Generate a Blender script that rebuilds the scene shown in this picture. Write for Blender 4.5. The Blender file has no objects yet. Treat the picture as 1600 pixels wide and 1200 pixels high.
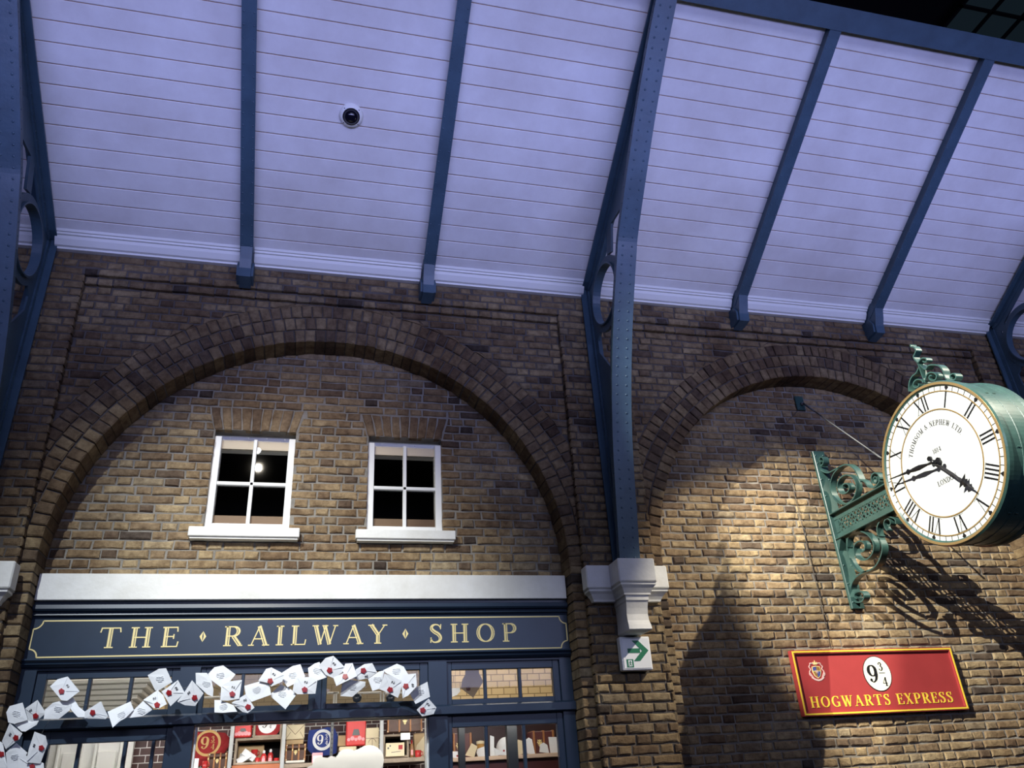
import bpy, math, random
from mathutils import Vector, Matrix
PI = math.pi
sc = bpy.context.scene
# ------------------------------------------------------------------ camera
YAW, PIT, ROL, FPX = math.radians(15.5616), math.radians(27.7298), math.radians(-3.7716), 1239.44
_f = Vector((math.sin(YAW)*math.cos(PIT), math.cos(YAW)*math.cos(PIT), math.sin(PIT)))
_r0 = Vector((math.cos(YAW), -math.sin(YAW), 0)); _u0 = _r0.cross(_f)
CR = _r0*math.cos(ROL) + _u0*math.sin(ROL)
CU = -_r0*math.sin(ROL) + _u0*math.cos(ROL)
CF = _f
cd = bpy.data.cameras.new('camera'); cam = bpy.data.objects.new('camera', cd); sc.collection.objects.link(cam)
cd.sensor_width = 36; cd.lens = FPX/1600*36; cd.clip_end = 200; cd.clip_start = 0.05
cam.matrix_world = Matrix(((CR.x, CU.x, -CF.x, 0), (CR.y, CU.y, -CF.y, 0), (CR.z, CU.z, -CF.z, 0), (0, 0, 0, 1)))
sc.camera = cam
# ------------------------------------------------------------------ world, exposure
w = bpy.data.worlds.new('world'); sc.world = w; w.use_nodes = True
w.node_tree.nodes['Background'].inputs[0].default_value = (0.02, 0.025, 0.05, 1)
w.node_tree.nodes['Background'].inputs[1].default_value = 0.3
vs = sc.view_settings; vs.view_transform = 'Standard'; vs.look = 'None'; vs.gamma = 1; vs.exposure = 0.0; vs.use_curve_mapping = False
# ------------------------------------------------------------------ lights
def spot(name, pos, tgt, power, col, ang, blend=0.3, rad=0.05):
    l = bpy.data.lights.new(name, 'SPOT'); l.energy = power; l.color = col; l.spot_size = math.radians(ang); l.spot_blend = blend
    l.shadow_soft_size = rad
    o = bpy.data.objects.new(name, l); sc.collection.objects.link(o); o.location = pos
    o.rotation_euler = (Vector(tgt)-Vector(pos)).to_track_quat('-Z', 'Y').to_euler(); return o
def area(name, pos, tgt, sx, sy, power, col, spread=180):
    l = bpy.data.lights.new(name, 'AREA'); l.shape = 'RECTANGLE'; l.size = sx; l.size_y = sy; l.energy = power; l.color = col
    l.spread = math.radians(spread)
    o = bpy.data.objects.new(name, l); sc.collection.objects.link(o); o.location = pos
    o.rotation_euler = (Vector(tgt)-Vector(pos)).to_track_quat('-Z', 'Y').to_euler(); return o
WARM = (1.0, 0.91, 0.75); COOL = (0.90, 0.96, 1.0); VIO = (0.36, 0.41, 1.0)
spot('shop_spot', (-2.4, 1.0, 5.2), (-0.1, 6, 0.6), 1800, COOL, 38, 0.9, 0.03)
spot('shop_spot_front', (-0.75, 1.5, 4.5), (0.0, 6, 0.6), 330, COOL, 38, 0.9, 0.04)
spot('shop_spot_warm', (-0.72, 1.5, 4.25), (0.0, 6, 1.8), 480, WARM, 36, 1.0, 0.04)
spot('clock_key_spot', (-5.3, -0.3, 7.9), (5.05, 5.3, 1.30), 18500, (1.0, 0.96, 0.85), 14.2, 0.35, 0.016)
spot('clock_cross_spot', (7.3, 1.0, 5.8), (3.5, 6, 1.0), 3000, WARM, 20.5, 0.35, 0.03)
area('roof_wash', (2.6, 1.2, 3.2), (2.6, 4.7, 4.75), 12, 0.4, 80, VIO, 84)
area('roof_wash_cool', (2.6, 1.2, 3.1), (2.6, 4.8, 4.6), 12, 0.3, 9, (0.85, 0.85, 1.0), 80)
area('hall_fill', (2.0, -4.0, 3.0), (2.0, 6, 3.4), 8, 2, 88, (0.54, 0.60, 1.0), 120)
area('shop_interior_light', (0.2, 7.7, 1.9), (0.2, 7.6, 0), 4.6, 2.0, 105, (1.0, 0.93, 0.82))
area('shop_window_fill', (0.12, 6.075, 0.60), (0.12, 6.9, 0.15), 3.4, 0.04, 19, (1.0, 0.96, 0.90))  # unseen strip added behind the transom rail to brighten the display
# ------------------------------------------------------------------ pixel -> place helpers (a known plane gives the real position)
def ray(x, y): return CR*((x-800)/FPX) - CU*((y-600)/FPX) + CF
def at(x, y, D):
    r = ray(x, y); return r*(D/r.y)
def atx(x, y, X):
    r = ray(x, y); return r*(X/r.x)
# ------------------------------------------------------------------ materials
MATS = {}
def mat(name, col, rough=0.6, metal=0.0, noise=0.0, nscale=8, col2=None, bump=0.0, bscale=60, spec=None, emit=None, estr=0, coat=0):
    m = bpy.data.materials.new(name); m.use_nodes = True; nt = m.node_tree; n = nt.nodes; L = nt.links
    b = n['Principled BSDF']; b.inputs['Roughness'].default_value = rough; b.inputs['Metallic'].default_value = metal
    b.inputs['Base Color'].default_value = (*col, 1)
    if spec is not None: b.inputs['Specular IOR Level'].default_value = spec
    if coat: b.inputs['Coat Weight'].default_value = coat
    if emit: b.inputs['Emission Color'].default_value = (*emit, 1); b.inputs['Emission Strength'].default_value = estr
    tc = n.new('ShaderNodeTexCoord')
    if noise > 0:
        t = n.new('ShaderNodeTexNoise'); t.inputs['Scale'].default_value = nscale; t.inputs['Detail'].default_value = 6; t.inputs['Roughness'].default_value = 0.65
        L.new(tc.outputs['Object'], t.inputs['Vector'])
        r = n.new('ShaderNodeValToRGB'); r.color_ramp.elements[0].position = 0.35; r.color_ramp.elements[1].position = 0.68
        c2 = col2 or tuple(c*(1-noise) for c in col)
        r.color_ramp.elements[0].color = (*c2, 1); r.color_ramp.elements[1].color = (*col, 1)
        L.new(t.outputs['Fac'], r.inputs['Fac']); L.new(r.outputs['Color'], b.inputs['Base Color'])
    if bump > 0:
        t2 = n.new('ShaderNodeTexNoise'); t2.inputs['Scale'].default_value = bscale; t2.inputs['Detail'].default_value = 5
        L.new(tc.outputs['Object'], t2.inputs['Vector'])
        bp = n.new('ShaderNodeBump'); bp.inputs['Strength'].default_value = bump; bp.inputs['Distance'].default_value = 0.01
        L.new(t2.outputs['Fac'], bp.inputs['Height']); L.new(bp.outputs['Normal'], b.inputs['Normal'])
    MATS[name] = m; return m
def brick_mat(name, mul=1.0):
    m = bpy.data.materials.new(name); m.use_nodes = True; nt = m.node_tree; n = nt.nodes; L = nt.links
    b = n['Principled BSDF']; b.inputs['Roughness'].default_value = 0.88; b.inputs['Specular IOR Level'].default_value = 0.25
    at_ = n.new('ShaderNodeAttribute'); at_.attribute_name = 'tint'
    tc = n.new('ShaderNodeTexCoord')
    # per brick hue from 'tint' value
    r = n.new('ShaderNodeValToRGB'); e = r.color_ramp.elements
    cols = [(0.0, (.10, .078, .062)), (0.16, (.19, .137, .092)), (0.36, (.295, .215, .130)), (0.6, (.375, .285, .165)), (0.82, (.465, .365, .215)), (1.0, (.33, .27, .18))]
    e[0].position = 0; e[0].color = (*cols[0][1], 1); e[1].position = 1; e[1].color = (*cols[-1][1], 1)
    for p, c in cols[1:-1]:
        q = e.new(p); q.color = (*c, 1)
    L.new(at_.outputs['Fac'], r.inputs['Fac'])
    t = n.new('ShaderNodeTexNoise'); t.inputs['Scale'].default_value = 14; t.inputs['Detail'].default_value = 7; t.inputs['Roughness'].default_value = 0.7
    L.new(tc.outputs['Object'], t.inputs['Vector'])
    r2 = n.new('ShaderNodeValToRGB'); r2.color_ramp.elements[0].position = 0.3; r2.color_ramp.elements[1].position = 0.66
    r2.color_ramp.elements[0].color = (.40, .34, .31, 1); r2.color_ramp.elements[1].color = (1.12, 1.1, 1.05, 1)
    L.new(t.outputs['Fac'], r2.inputs['Fac'])
    mx = n.new('ShaderNodeMix'); mx.data_type = 'RGBA'; mx.blend_type = 'MULTIPLY'; mx.inputs[0].default_value = 1
    L.new(r.outputs['Color'], mx.inputs[6]); L.new(r2.outputs['Color'], mx.inputs[7])
    # large soot patches
    t3 = n.new('ShaderNodeTexNoise'); t3.inputs['Scale'].default_value = 1.6; t3.inputs['Detail'].default_value = 4
    L.new(tc.outputs['Object'], t3.inputs['Vector'])
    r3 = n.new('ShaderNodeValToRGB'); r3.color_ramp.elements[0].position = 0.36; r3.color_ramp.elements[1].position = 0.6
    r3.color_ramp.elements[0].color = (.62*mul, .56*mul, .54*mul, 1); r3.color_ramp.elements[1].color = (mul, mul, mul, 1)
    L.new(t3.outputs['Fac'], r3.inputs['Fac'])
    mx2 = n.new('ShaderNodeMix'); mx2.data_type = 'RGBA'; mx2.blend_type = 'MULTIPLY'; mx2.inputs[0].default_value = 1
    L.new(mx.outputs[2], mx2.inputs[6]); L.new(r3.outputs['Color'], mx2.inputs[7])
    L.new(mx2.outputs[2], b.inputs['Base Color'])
    t2 = n.new('ShaderNodeTexNoise'); t2.inputs['Scale'].default_value = 55; t2.inputs['Detail'].default_value = 8; t2.inputs['Roughness'].default_value = 0.7
    L.new(tc.outputs['Object'], t2.inputs['Vector'])
    bp = n.new('ShaderNodeBump'); bp.inputs['Strength'].default_value = 0.9; bp.inputs['Distance'].default_value = 0.008
    L.new(t2.outputs['Fac'], bp.inputs['Height']); L.new(bp.outputs['Normal'], b.inputs['Normal'])
    return m
def glass_mat(name, tint=(1, 1, 1), refl=1.0):
    m = bpy.data.materials.new(name); m.use_nodes = True; nt = m.node_tree; n = nt.nodes; L = nt.links; n.clear()
    out = n.new('ShaderNodeOutputMaterial'); mix = n.new('ShaderNodeMixShader'); tr = n.new('ShaderNodeBsdfTransparent'); gl = n.new('ShaderNodeBsdfGlossy')
    tr.inputs[0].default_value = (*tint, 1); gl.inputs['Roughness'].default_value = 0.015
    fr = n.new('ShaderNodeFresnel'); fr.inputs[0].default_value = 1.5
    mt = n.new('ShaderNodeMath'); mt.operation = 'MULTIPLY'; mt.inputs[1].default_value = refl
    L.new(fr.outputs[0], mt.inputs[0]); L.new(mt.outputs[0], mix.inputs[0]); L.new(tr.outputs[0], mix.inputs[1]); L.new(gl.outputs[0], mix.inputs[2]); L.new(mix.outputs[0], out.inputs[0])
    return m
BRICK = brick_mat('london stock brick'); BRICKD = brick_mat('soot and shade brick', 0.72)  # BRICKD: soot plus the upper wall's shade put into the colour
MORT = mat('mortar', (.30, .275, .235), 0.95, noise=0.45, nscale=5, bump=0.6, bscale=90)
MORTD = mat('soot and shade mortar', (.11, .095, .085), 0.95, noise=0.4, nscale=5, bump=0.6, bscale=90)  # darker mortar colour carries both soot and the arcade's shade
STONE = mat('painted stone', (.80, .80, .77), 0.6, noise=0.10, nscale=3, bump=0.15, bscale=40, col2=(.66, .65, .60))
NAVY = mat('navy gloss paint', (.020, .036, .064), 0.32, noise=0.12, nscale=6)
GOLD = mat('gold leaf paint', (.80, .66, .30), 0.45)
STEEL = mat('slate blue painted iron', (.055, .106, .155), 0.42, noise=0.25, nscale=5, bump=0.1, bscale=50)
GREEN = mat('dark green painted iron', (.045, .105, .095), 0.33, noise=0.3, nscale=9, coat=0.3)
PLANK = mat('white painted boards', (.80, .80, .80), 0.5, noise=0.07, nscale=1.7, col2=(.66, .64, .63), bump=0.08, bscale=25)
GAP = mat('board joint grime', (.36, .22, .15), 0.9)
WHITE = mat('white gloss paint', (.80, .80, .76), 0.4)
DIAL = mat('white dial enamel', (.52, .55, .545), 0.35)
BRASS = mat('dull brass', (.42, .29, .13), 0.4, metal=0.6)
BLACK = mat('black paint', (.008, .008, .010), 0.35)
INK = mat('grey ink', (.045, .045, .05), 0.7)
FAINT = mat('faint pencil ink', (.58, .60, .62), 0.8)
PAPER = mat('white paper', (.80, .82, .84), 0.75, noise=0.06, nscale=12, bump=0.1, bscale=30)
WAX = mat('red sealing wax', (.32, .018, .022), 0.35)
RED = mat('maroon sign paint', (.36, .045, .045), 0.38, noise=0.1, nscale=5)
YEL = mat('gold yellow paint', (.82, .60, .06), 0.4)
CREAMS = mat('cream enamel', (.82, .82, .66), 0.4)
DARK = mat('dark void paint', (.004, .004, .006), 0.9)
DKWOOD = mat('dark window board', (.20, .12, .06), 0.6)
CREAM = mat('cream roller blind', (.70, .60, .44), 0.8)
SIGNG = mat('exit sign green', (.0, .16, .07), 0.4)
SIGNW = mat('exit sign white', (.82, .84, .86), 0.3)
GLASSW = glass_mat('window glass'); GLASSS = glass_mat('shop glass', refl=0.6)
KRAFT = mat('kraft paper', (.50, .36, .20), 0.8, noise=0.15)
KRAFTL = mat('cream wrapping paper', (.72, .62, .42), 0.8, noise=0.1)
TRUNK = mat('brown leather', (.085, .036, .022), 0.5, noise=0.3, nscale=20)
STRAP = mat('tan leather strap', (.36, .15, .05), 0.5)
GREYST = mat('light grey painted metal', (.34, .35, .35), 0.5)
GREYDK = mat('dark grey metal', (.10, .105, .11), 0.5)
WOODG = mat('weathered timber', (.34, .27, .20), 0.8, noise=0.35, nscale=12, bump=0.3)
REDC = mat('crimson cloth', (.36, .020, .025), 0.85, noise=0.3, nscale=10)
REDB = mat('bright red', (.60, .03, .03), 0.45)
BLUEC = mat('royal blue cloth', (.03, .06, .28), 0.85, noise=0.25, nscale=10)
PINK = mat('pink', (.75, .35, .38), 0.6)
BOARD = mat('pale board', (.62, .62, .57), 0.7)
# ------------------------------------------------------------------ mesh builder
class MB:
    def __init__(s): s.v = []; s.f = []; s.mi = []; s.t = []; s.ct = 0.5; s.sm = []; s.thick = 0
    def add(s, vs, fs, mi=0, smooth=False):
        o = len(s.v); s.v.extend([tuple(p) for p in vs]); s.t.extend([s.ct]*len(vs))
        for f in fs: s.f.append(tuple(i+o for i in f)); s.mi.append(mi); s.sm.append(smooth)
    def box(s, x0, x1, y0, y1, z0, z1, mi=0, M=None, bev=0.0):
        if x0 > x1: x0, x1 = x1, x0
        if y0 > y1: y0, y1 = y1, y0
        if z0 > z1: z0, z1 = z1, z0
        b = min(bev, (x1-x0)*.3, (y1-y0)*.3, (z1-z0)*.3)
        if b <= 0:
            vs = [(x0, y0, z0), (x1, y0, z0), (x1, y1, z0), (x0, y1, z0), (x0, y0, z1), (x1, y0, z1), (x1, y1, z1), (x0, y1, z1)]
            fs = [(0, 3, 2, 1), (4, 5, 6, 7), (0, 1, 5, 4), (1, 2, 6, 5), (2, 3, 7, 6), (3, 0, 4, 7)]
        else:
            vs = []; idx = {}
            for i, X in enumerate((x0, x1)):
                for j, Y in enumerate((y0, y1)):
                    for k, Z in enumerate((z0, z1)):
                        sx, sy, sz = (b if i == 0 else -b), (b if j == 0 else -b), (b if k == 0 else -b)
                        idx[(i, j, k, 0)] = len(vs); vs.append((X, Y+sy, Z+sz))
                        idx[(i, j, k, 1)] = len(vs); vs.append((X+sx, Y, Z+sz))
                        idx[(i, j, k, 2)] = len(vs); vs.append((X+sx, Y+sy, Z))
            I = idx; fs = []
            for i in (0, 1): fs.append([I[(i, 0, 0, 0)], I[(i, 1, 0, 0)], I[(i, 1, 1, 0)], I[(i, 0, 1, 0)]])
            for j in (0, 1): fs.append([I[(0, j, 0, 1)], I[(1, j, 0, 1)], I[(1, j, 1, 1)], I[(0, j, 1, 1)]])
            for k in (0, 1): fs.append([I[(0, 0, k, 2)], I[(1, 0, k, 2)], I[(1, 1, k, 2)], I[(0, 1, k, 2)]])
            for a in (0, 1):
                for c in (0, 1):
                    fs.append([I[(a, c, 0, 0)], I[(a, c, 0, 1)], I[(a, c, 1, 1)], I[(a, c, 1, 0)]])
                    fs.append([I[(a, 0, c, 0)], I[(a, 0, c, 2)], I[(a, 1, c, 2)], I[(a, 1, c, 0)]])
                    fs.append([I[(0, a, c, 1)], I[(0, a, c, 2)], I[(1, a, c, 2)], I[(1, a, c, 1)]])
                    for k in (0, 1): fs.append([I[(a, c, k, 0)], I[(a, c, k, 1)], I[(a, c, k, 2)]])
        if M is not None: vs = [M @ Vector(p) for p in vs]
        s.add(vs, fs, mi); return s
    def prism(s, poly, fn, h0, h1, mi=0, smooth=False):
        n = len(poly)
        vs = [fn(u, v, h0) for u, v in poly] + [fn(u, v, h1) for u, v in poly]
        fs = [tuple(range(n)), tuple(range(2*n-1, n-1, -1))] + [(i, (i+1) % n, n+(i+1) % n, n+i) for i in range(n)]
        s.add(vs, fs, mi, smooth); return s
    def tube(s, pts, r, n=8, mi=0, smooth=True, caps=True):
        pts = [Vector(p) for p in pts]; rs = r if isinstance(r, (list, tuple)) else [r]*len(pts)
        vs = []; 
        t0 = (pts[1]-pts[0]).normalized(); a = Vector((0, 0, 1)) if abs(t0.z) < .9 else Vector((1, 0, 0)); nn = t0.cross(a).normalized()
        for i, p in enumerate(pts):
            t = (pts[min(i+1, len(pts)-1)]-pts[max(i-1, 0)]).normalized()
            nn = (nn - t*nn.dot(t)).normalized(); bb = t.cross(nn)
            for k in range(n):
                q = 2*PI*k/n; vs.append(p + (nn*math.cos(q)+bb*math.sin(q))*rs[i])
        fs = [(i*n+k, i*n+(k+1) % n, (i+1)*n+(k+1) % n, (i+1)*n+k) for i in range(len(pts)-1) for k in range(n)]
        if caps: fs += [tuple(range(n))[::-1], tuple(range((len(pts)-1)*n, len(pts)*n))]
        s.add(vs, fs, mi, smooth); return s
    def lathe(s, prof, fn, n=32, mi=0, smooth=True):
        # prof: (axis position, radius); fn(axis, a, b)
        vs = [fn(a, r*math.cos(2*PI*k/n), r*math.sin(2*PI*k/n)) for a, r in prof for k in range(n)]
        fs = [(i*n+k, i*n+(k+1) % n, (i+1)*n+(k+1) % n, (i+1)*n+k) for i in range(len(prof)-1) for k in range(n)]
        s.add(vs, fs, mi, smooth); return s
    def dome(s, p, nrm, r, mi=0, h=0.6):
        nrm = Vector(nrm).normalized(); a = Vector((1, 0, 0)) if abs(nrm.x) < .9 else Vector((0, 1, 0)); u = nrm.cross(a).normalized(); v = nrm.cross(u); p = Vector(p)
        vs = []
        for rr, hh in ((1, 0), (.75, .6), (.3, .95)):
            for k in range(7):
                q = 2*PI*k/7; vs.append(p+(u*math.cos(q)+v*math.sin(q))*r*rr+nrm*r*h*hh)
        fs = [(i*7+k, i*7+(k+1) % 7, (i+1)*7+(k+1) % 7, (i+1)*7+k) for i in range(2) for k in range(7)] + [tuple(range(14, 21))]
        s.add(vs, fs, mi, True); return s
    def ribbon2d(s, pts, ws, fn, h0, h1, split=False, mi=0):
        # pts in (u,v); ws widths; flat stroke extruded h0..h1
        if split and max(ws) > 0:
            m = max(ws); tt = [min(1, max(0, (w_/m-.3)/.5)) if m > .5*s.thick else 0 for w_ in ws]
            s._rib(pts, [(-.5*w_, -.5*w_+w_*(1-.70*t)) for w_, t in zip(ws, tt)], fn, h0, h1, mi)
            if max(tt) > 0: s._rib(pts, [(-.5*w_+w_*.47*t, .5*w_) for w_, t in zip(ws, tt)], fn, h0, h1+.0004, mi)
        else: s._rib(pts, [(-.5*w_, .5*w_) for w_ in ws], fn, h0, h1, mi)
        return s
    def _rib(s, pts, offs, fn, h0, h1, mi):
        n = len(pts); vs = []
        for i in range(n):
            a = pts[max(i-1, 0)]; b = pts[min(i+1, n-1)]; dx, dy = b[0]-a[0], b[1]-a[1]; l = math.hypot(dx, dy) or 1
            nx, ny = -dy/l, dx/l
            for o in offs[i]:
                for h in (h0, h1): vs.append(fn(pts[i][0]+nx*o, pts[i][1]+ny*o, h))
        fs = []
        for i in range(n-1):
            a = i*4; b = a+4
            fs += [(a+1, b+1, b+3, a+3), (a, a+2, b+2, b), (a, b, b+1, a+1), (a+2, a+3, b+3, b+2)]
        fs += [(0, 1, 3, 2), (4*n-4, 4*n-2, 4*n-1, 4*n-3)]
        s.add(vs, fs, mi)
    def build(s, name, mats, parent=None, tint=False):
        me = bpy.data.meshes.new(name); me.from_pydata(s.v, [], s.f)
        for m in (mats if isinstance(mats, (list, tuple)) else [mats]): me.materials.append(m)
        me.polygons.foreach_set('material_index', s.mi); me.polygons.foreach_set('use_smooth', s.sm)
        if tint:
            a = me.attributes.new('tint', 'FLOAT', 'POINT'); a.data.foreach_set('value', s.t)
        me.update()
        o = bpy.data.objects.new(name, me); sc.collection.objects.link(o)
        if parent is not None:
            o.parent = parent; o.matrix_parent_inverse = Matrix.Translation(-Vector(parent.location))
        return o
def struct(o, label=None):
    o['kind'] = 'structure'
    if label: o['label'] = label
    return o
def tag(o, label, cat, group=None):
    o['label'] = label; o['category'] = cat
    if group: o['group'] = group
    return o
def thing(name, loc, label, cat, group=None):
    o = bpy.data.objects.new(name, None); sc.collection.objects.link(o); o.location = loc; o.empty_display_size = 0.1
    return tag(o, label, cat, group)
def wallfn(y): return lambda u, v, h: (u, y-h, v)       # wall facing -y
def spline(P, n=8):
    out = []
    for i in range(len(P)-1):
        p0 = P[max(i-1, 0)]; p1 = P[i]; p2 = P[i+1]; p3 = P[min(i+2, len(P)-1)]
        for k in range(n):
            t = k/n
            out.append(tuple(0.5*((2*b)+(-a+c)*t+(2*a-5*b+4*c-d)*t*t+(-a+3*b-3*c+d)*t**3) for a, b, c, d in zip(p0, p1, p2, p3)))
    out.append(tuple(P[-1])); return out
# ------------------------------------------------------------------ a small serif alphabet (strokes)
TK, TN = .15, .045
def _arc(cx, cy, rx, ry, a0, a1, w0=TN, w1=TK, n=14):
    o = []
    for i in range(n+1):
        a = math.radians(a0+(a1-a0)*i/n); o.append((cx+rx*math.cos(a), cy+ry*math.sin(a), w0+(w1-w0)*abs(math.cos(a))**1.3))
    return o
def _l(x0, y0, x1, y1, w_): return [(x0, y0, w_), (x1, y1, w_)]
def _s(x, y, w_): return _l(x-w_/2, y, x+w_/2, y, TN)
def _sp(P): return spline(P, 7)
B, Tp = TN/2, 1-TN/2
GL = {
 'T': (.84, [_l(.42, 0, .42, 1, TK), _l(.02, Tp, .82, Tp, TN), _l(.04, 1, .0, .76, TN), _l(.80, 1, .84, .76, TN), _s(.42, B, .36)]),
 'H': (.92, [_l(.18, 0, .18, 1, TK), _l(.74, 0, .74, 1, TK), _l(.18, .5, .74, .5, TN), _s(.18, B, .34), _s(.74, B, .34), _s(.18, Tp, .34), _s(.74, Tp, .34)]),
 'E': (.74, [_l(.18, 0, .18, 1, TK), _l(.02, Tp, .66, Tp, TN), _l(.18, .52, .52, .52, TN), _l(.02, B, .70, B, TN), _l(.65, 1, .67, .76, TN), _l(.52, .64, .52, .40, TN), _l(.69, 0, .73, .27, TN)]),
 'R': (.84, [_l(.18, 0, .18, 1, TK), _s(.18, B, .34), _l(.02, Tp, .42, Tp, TN), _l(.18, .50, .42, .50, TN), _arc(.40, .74, .24, .238, 90, -90), _l(.42, .50, .74, .03, TK), _s(.78, B, .16)]),
 'A': (.88, [_l(.10, 0, .44, 1, TN), _l(.42, 1, .76, 0, TK), _l(.22, .34, .62, .34, TN), _s(.10, B, .26), _s(.76, B, .32)]),
 'I': (.40, [_l(.20, 0, .20, 1, TK), _s(.20, B, .34), _s(.20, Tp, .34)]),
 'L': (.72, [_l(.18, 0, .18, 1, TK), _s(.18, Tp, .34), _l(.02, B, .66, B, TN), _l(.65, 0, .69, .28, TN)]),
 'W': (1.16, [_l(.10, 1, .34, 0, TK), _l(.34, 0, .58, 1, TN), _l(.52, 1, .78, 0, TK), _l(.78, 0, 1.04, 1, TN), _s(.10, Tp, .30), _s(.55, Tp, .28), _s(1.04, Tp, .24)]),
 'Y': (.86, [_l(.10, 1, .44, .46, TK), _l(.44, .46, .76, 1, TN), _l(.43, 0, .43, .5, TK), _s(.10, Tp, .30), _s(.76, Tp, .24), _s(.43, B, .34)]),
 'S': (.66, [_sp([(.56, .80, .04), (.46, .94, .05), (.30, .975, .06), (.15, .90, .10), (.12, .74, .14), (.26, .58, .15), (.44, .46, .15), (.55, .28, .14), (.50, .10, .10), (.32, .022, .06), (.17, .06, .05), (.09, .22, .04)]), _l(.58, 1, .56, .72, TN), _l(.07, 0, .09, .28, TN)]),
 'O': (.92, [_arc(.46, .5, .38, .475, 0, 360, n=32)]),
 'P': (.76, [_l(.18, 0, .18, 1, TK), _s(.18, B, .34), _l(.02, Tp, .42, Tp, TN), _l(.18, .48, .42, .48, TN), _arc(.40, .73, .26, .25, 90, -90)]),
 'G': (.88, [_arc(.46, .5, .38, .475, 48, 320, n=24), _l(.74, .05, .74, .42, TK), _s(.70, .43, .30), _l(.72, .96, .73, .72, TN)]),
 'X': (.84, [_l(.12, 1, .70, 0, TK), _l(.14, 0, .68, 1, TN), _s(.13, Tp, .28), _s(.68, Tp, .22), _s(.14, B, .22), _s(.70, B, .28)]),
 'V': (.80, [_l(.10, 1, .40, 0, TK), _l(.40, 0, .70, 1, TN), _s(.10, Tp, .28), _s(.70, Tp, .22)]),
 'N': (.92, [_l(.16, 0, .16, 1, TN), _l(.16, 1, .76, 0, TK), _l(.76, 0, .76, 1, TN), _s(.16, B, .24), _s(.12, Tp, .22), _s(.76, Tp, .24)]),
 'D': (.90, [_l(.18, 0, .18, 1, TK), _l(.02, Tp, .42, Tp, TN), _l(.02, B, .42, B, TN), _arc(.40, .5, .40, .478, 90, -90, n=18)]),
 'M': (1.08, [_l(.16, 0, .16, 1, TN), _l(.16, 1, .52, 0, TK), _l(.52, 0, .88, 1, TN), _l(.90, 0, .90, 1, TK), _s(.16, B, .24), _s(.90, B, .30), _s(.12, Tp, .22), _s(.94, Tp, .24)]),
 '&': (.90, [_sp([(.84, .06, .05), (.66, .30, .13), (.30, .70, .13), (.28, .88, .08), (.40, .97, .05), (.52, .86, .07), (.44, .68, .05), (.20, .50, .07), (.10, .26, .13), (.24, .05, .08), (.46, .04, .05), (.68, .24, .05), (.78, .52, .05)])]),
 '.': (.26, [_l(.08, .06, .18, .06, .10)]),
 '1': (.46, [_l(.24, 0, .24, 1, TK), _l(.24, .98, .08, .80, TN), _s(.24, B, .32)]),
 '4': (.70, [_l(.48, 0, .48, 1, TK), _l(.48, 1, .04, .30, TN), _l(.04, .30, .68, .30, TN), _s(.48, B, .34)]),
 '8': (.70, [_arc(.35, .76, .22, .22, 0, 360, n=20), _arc(.35, .27, .28, .26, 0, 360, n=22)]),
 '9': (.74, [_arc(.36, .68, .25, .30, 0, 360, w1=.19, n=24), _sp([(.60, .70, .17), (.60, .42, .17), (.50, .16, .12), (.32, .03, .06), (.18, .08, .05)]), _arc(.17, .15, .035, .035, 0, 360, .10, .10, 8)]),
 '3': (.66, [_sp([(.12, .82, .05), (.24, .96, .06), (.42, .93, .11), (.48, .76, .15), (.40, .58, .08), (.26, .54, .04)]), _sp([(.26, .54, .04), (.44, .50, .08), (.55, .30, .16), (.46, .08, .11), (.28, .025, .06), (.11, .14, .05)]), _arc(.15, .80, .03, .03, 0, 360, .09, .09, 8), _arc(.14, .17, .03, .03, 0, 360, .09, .09, 8)]),
 ' ': (.42, []),
}
def text_w(t, sp=.08): return sum(GL[c][0]+sp for c in t)-sp
def text(mb, t, fn, u0, v0, H, sx=1.0, sp=.08, h0=0.0, h1=0.003, split=False, mi=0, bold=1.0):
    u = 0; mb.thick = TK*H*bold
    for c in t:
        wd, st = GL[c]
        for k, s_ in enumerate(st):
            pts = [((u+p[0])*H*sx+u0, p[1]*H+v0) for p in s_]
            mb.ribbon2d(pts, [p[2]*H*bold for p in s_], fn, h0+k*1e-5, h1+k*2e-4, split=split and len(s_) > 1, mi=mi)
        u += wd+sp
    return u*H*sx
def ringmesh(mb, fn, cu, cv, r0, r1, h0, h1, n=64, mi=0, a0=0, a1=2*PI, sq=1.0):
    vs = []; full = abs(a1-a0-2*PI) < 1e-6; m = n if full else n+1
    for i in range(m):
        a = a0+(a1-a0)*i/n; c, s_ = math.cos(a), math.sin(a)
        vs += [fn(cu+r0*c*sq, cv+r0*s_, h0), fn(cu+r1*c*sq, cv+r1*s_, h0), fn(cu+r1*c*sq, cv+r1*s_, h1), fn(cu+r0*c*sq, cv+r0*s_, h1)]
    fs = []
    for i in range(n):
        a = i*4; b = ((i+1) % m)*4
        for k in range(4): fs.append((a+k, b+k, b+(k+1) % 4, a+(k+1) % 4))
    mb.add(vs, fs, mi, False)
def disc(mb, fn, cu, cv, r, h0, h1, n=32, mi=0, sq=1.0):
    mb.prism([(cu+r*sq*math.cos(2*PI*i/n), cv+r*math.sin(2*PI*i/n)) for i in range(n)], fn, h0, h1, mi)

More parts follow.
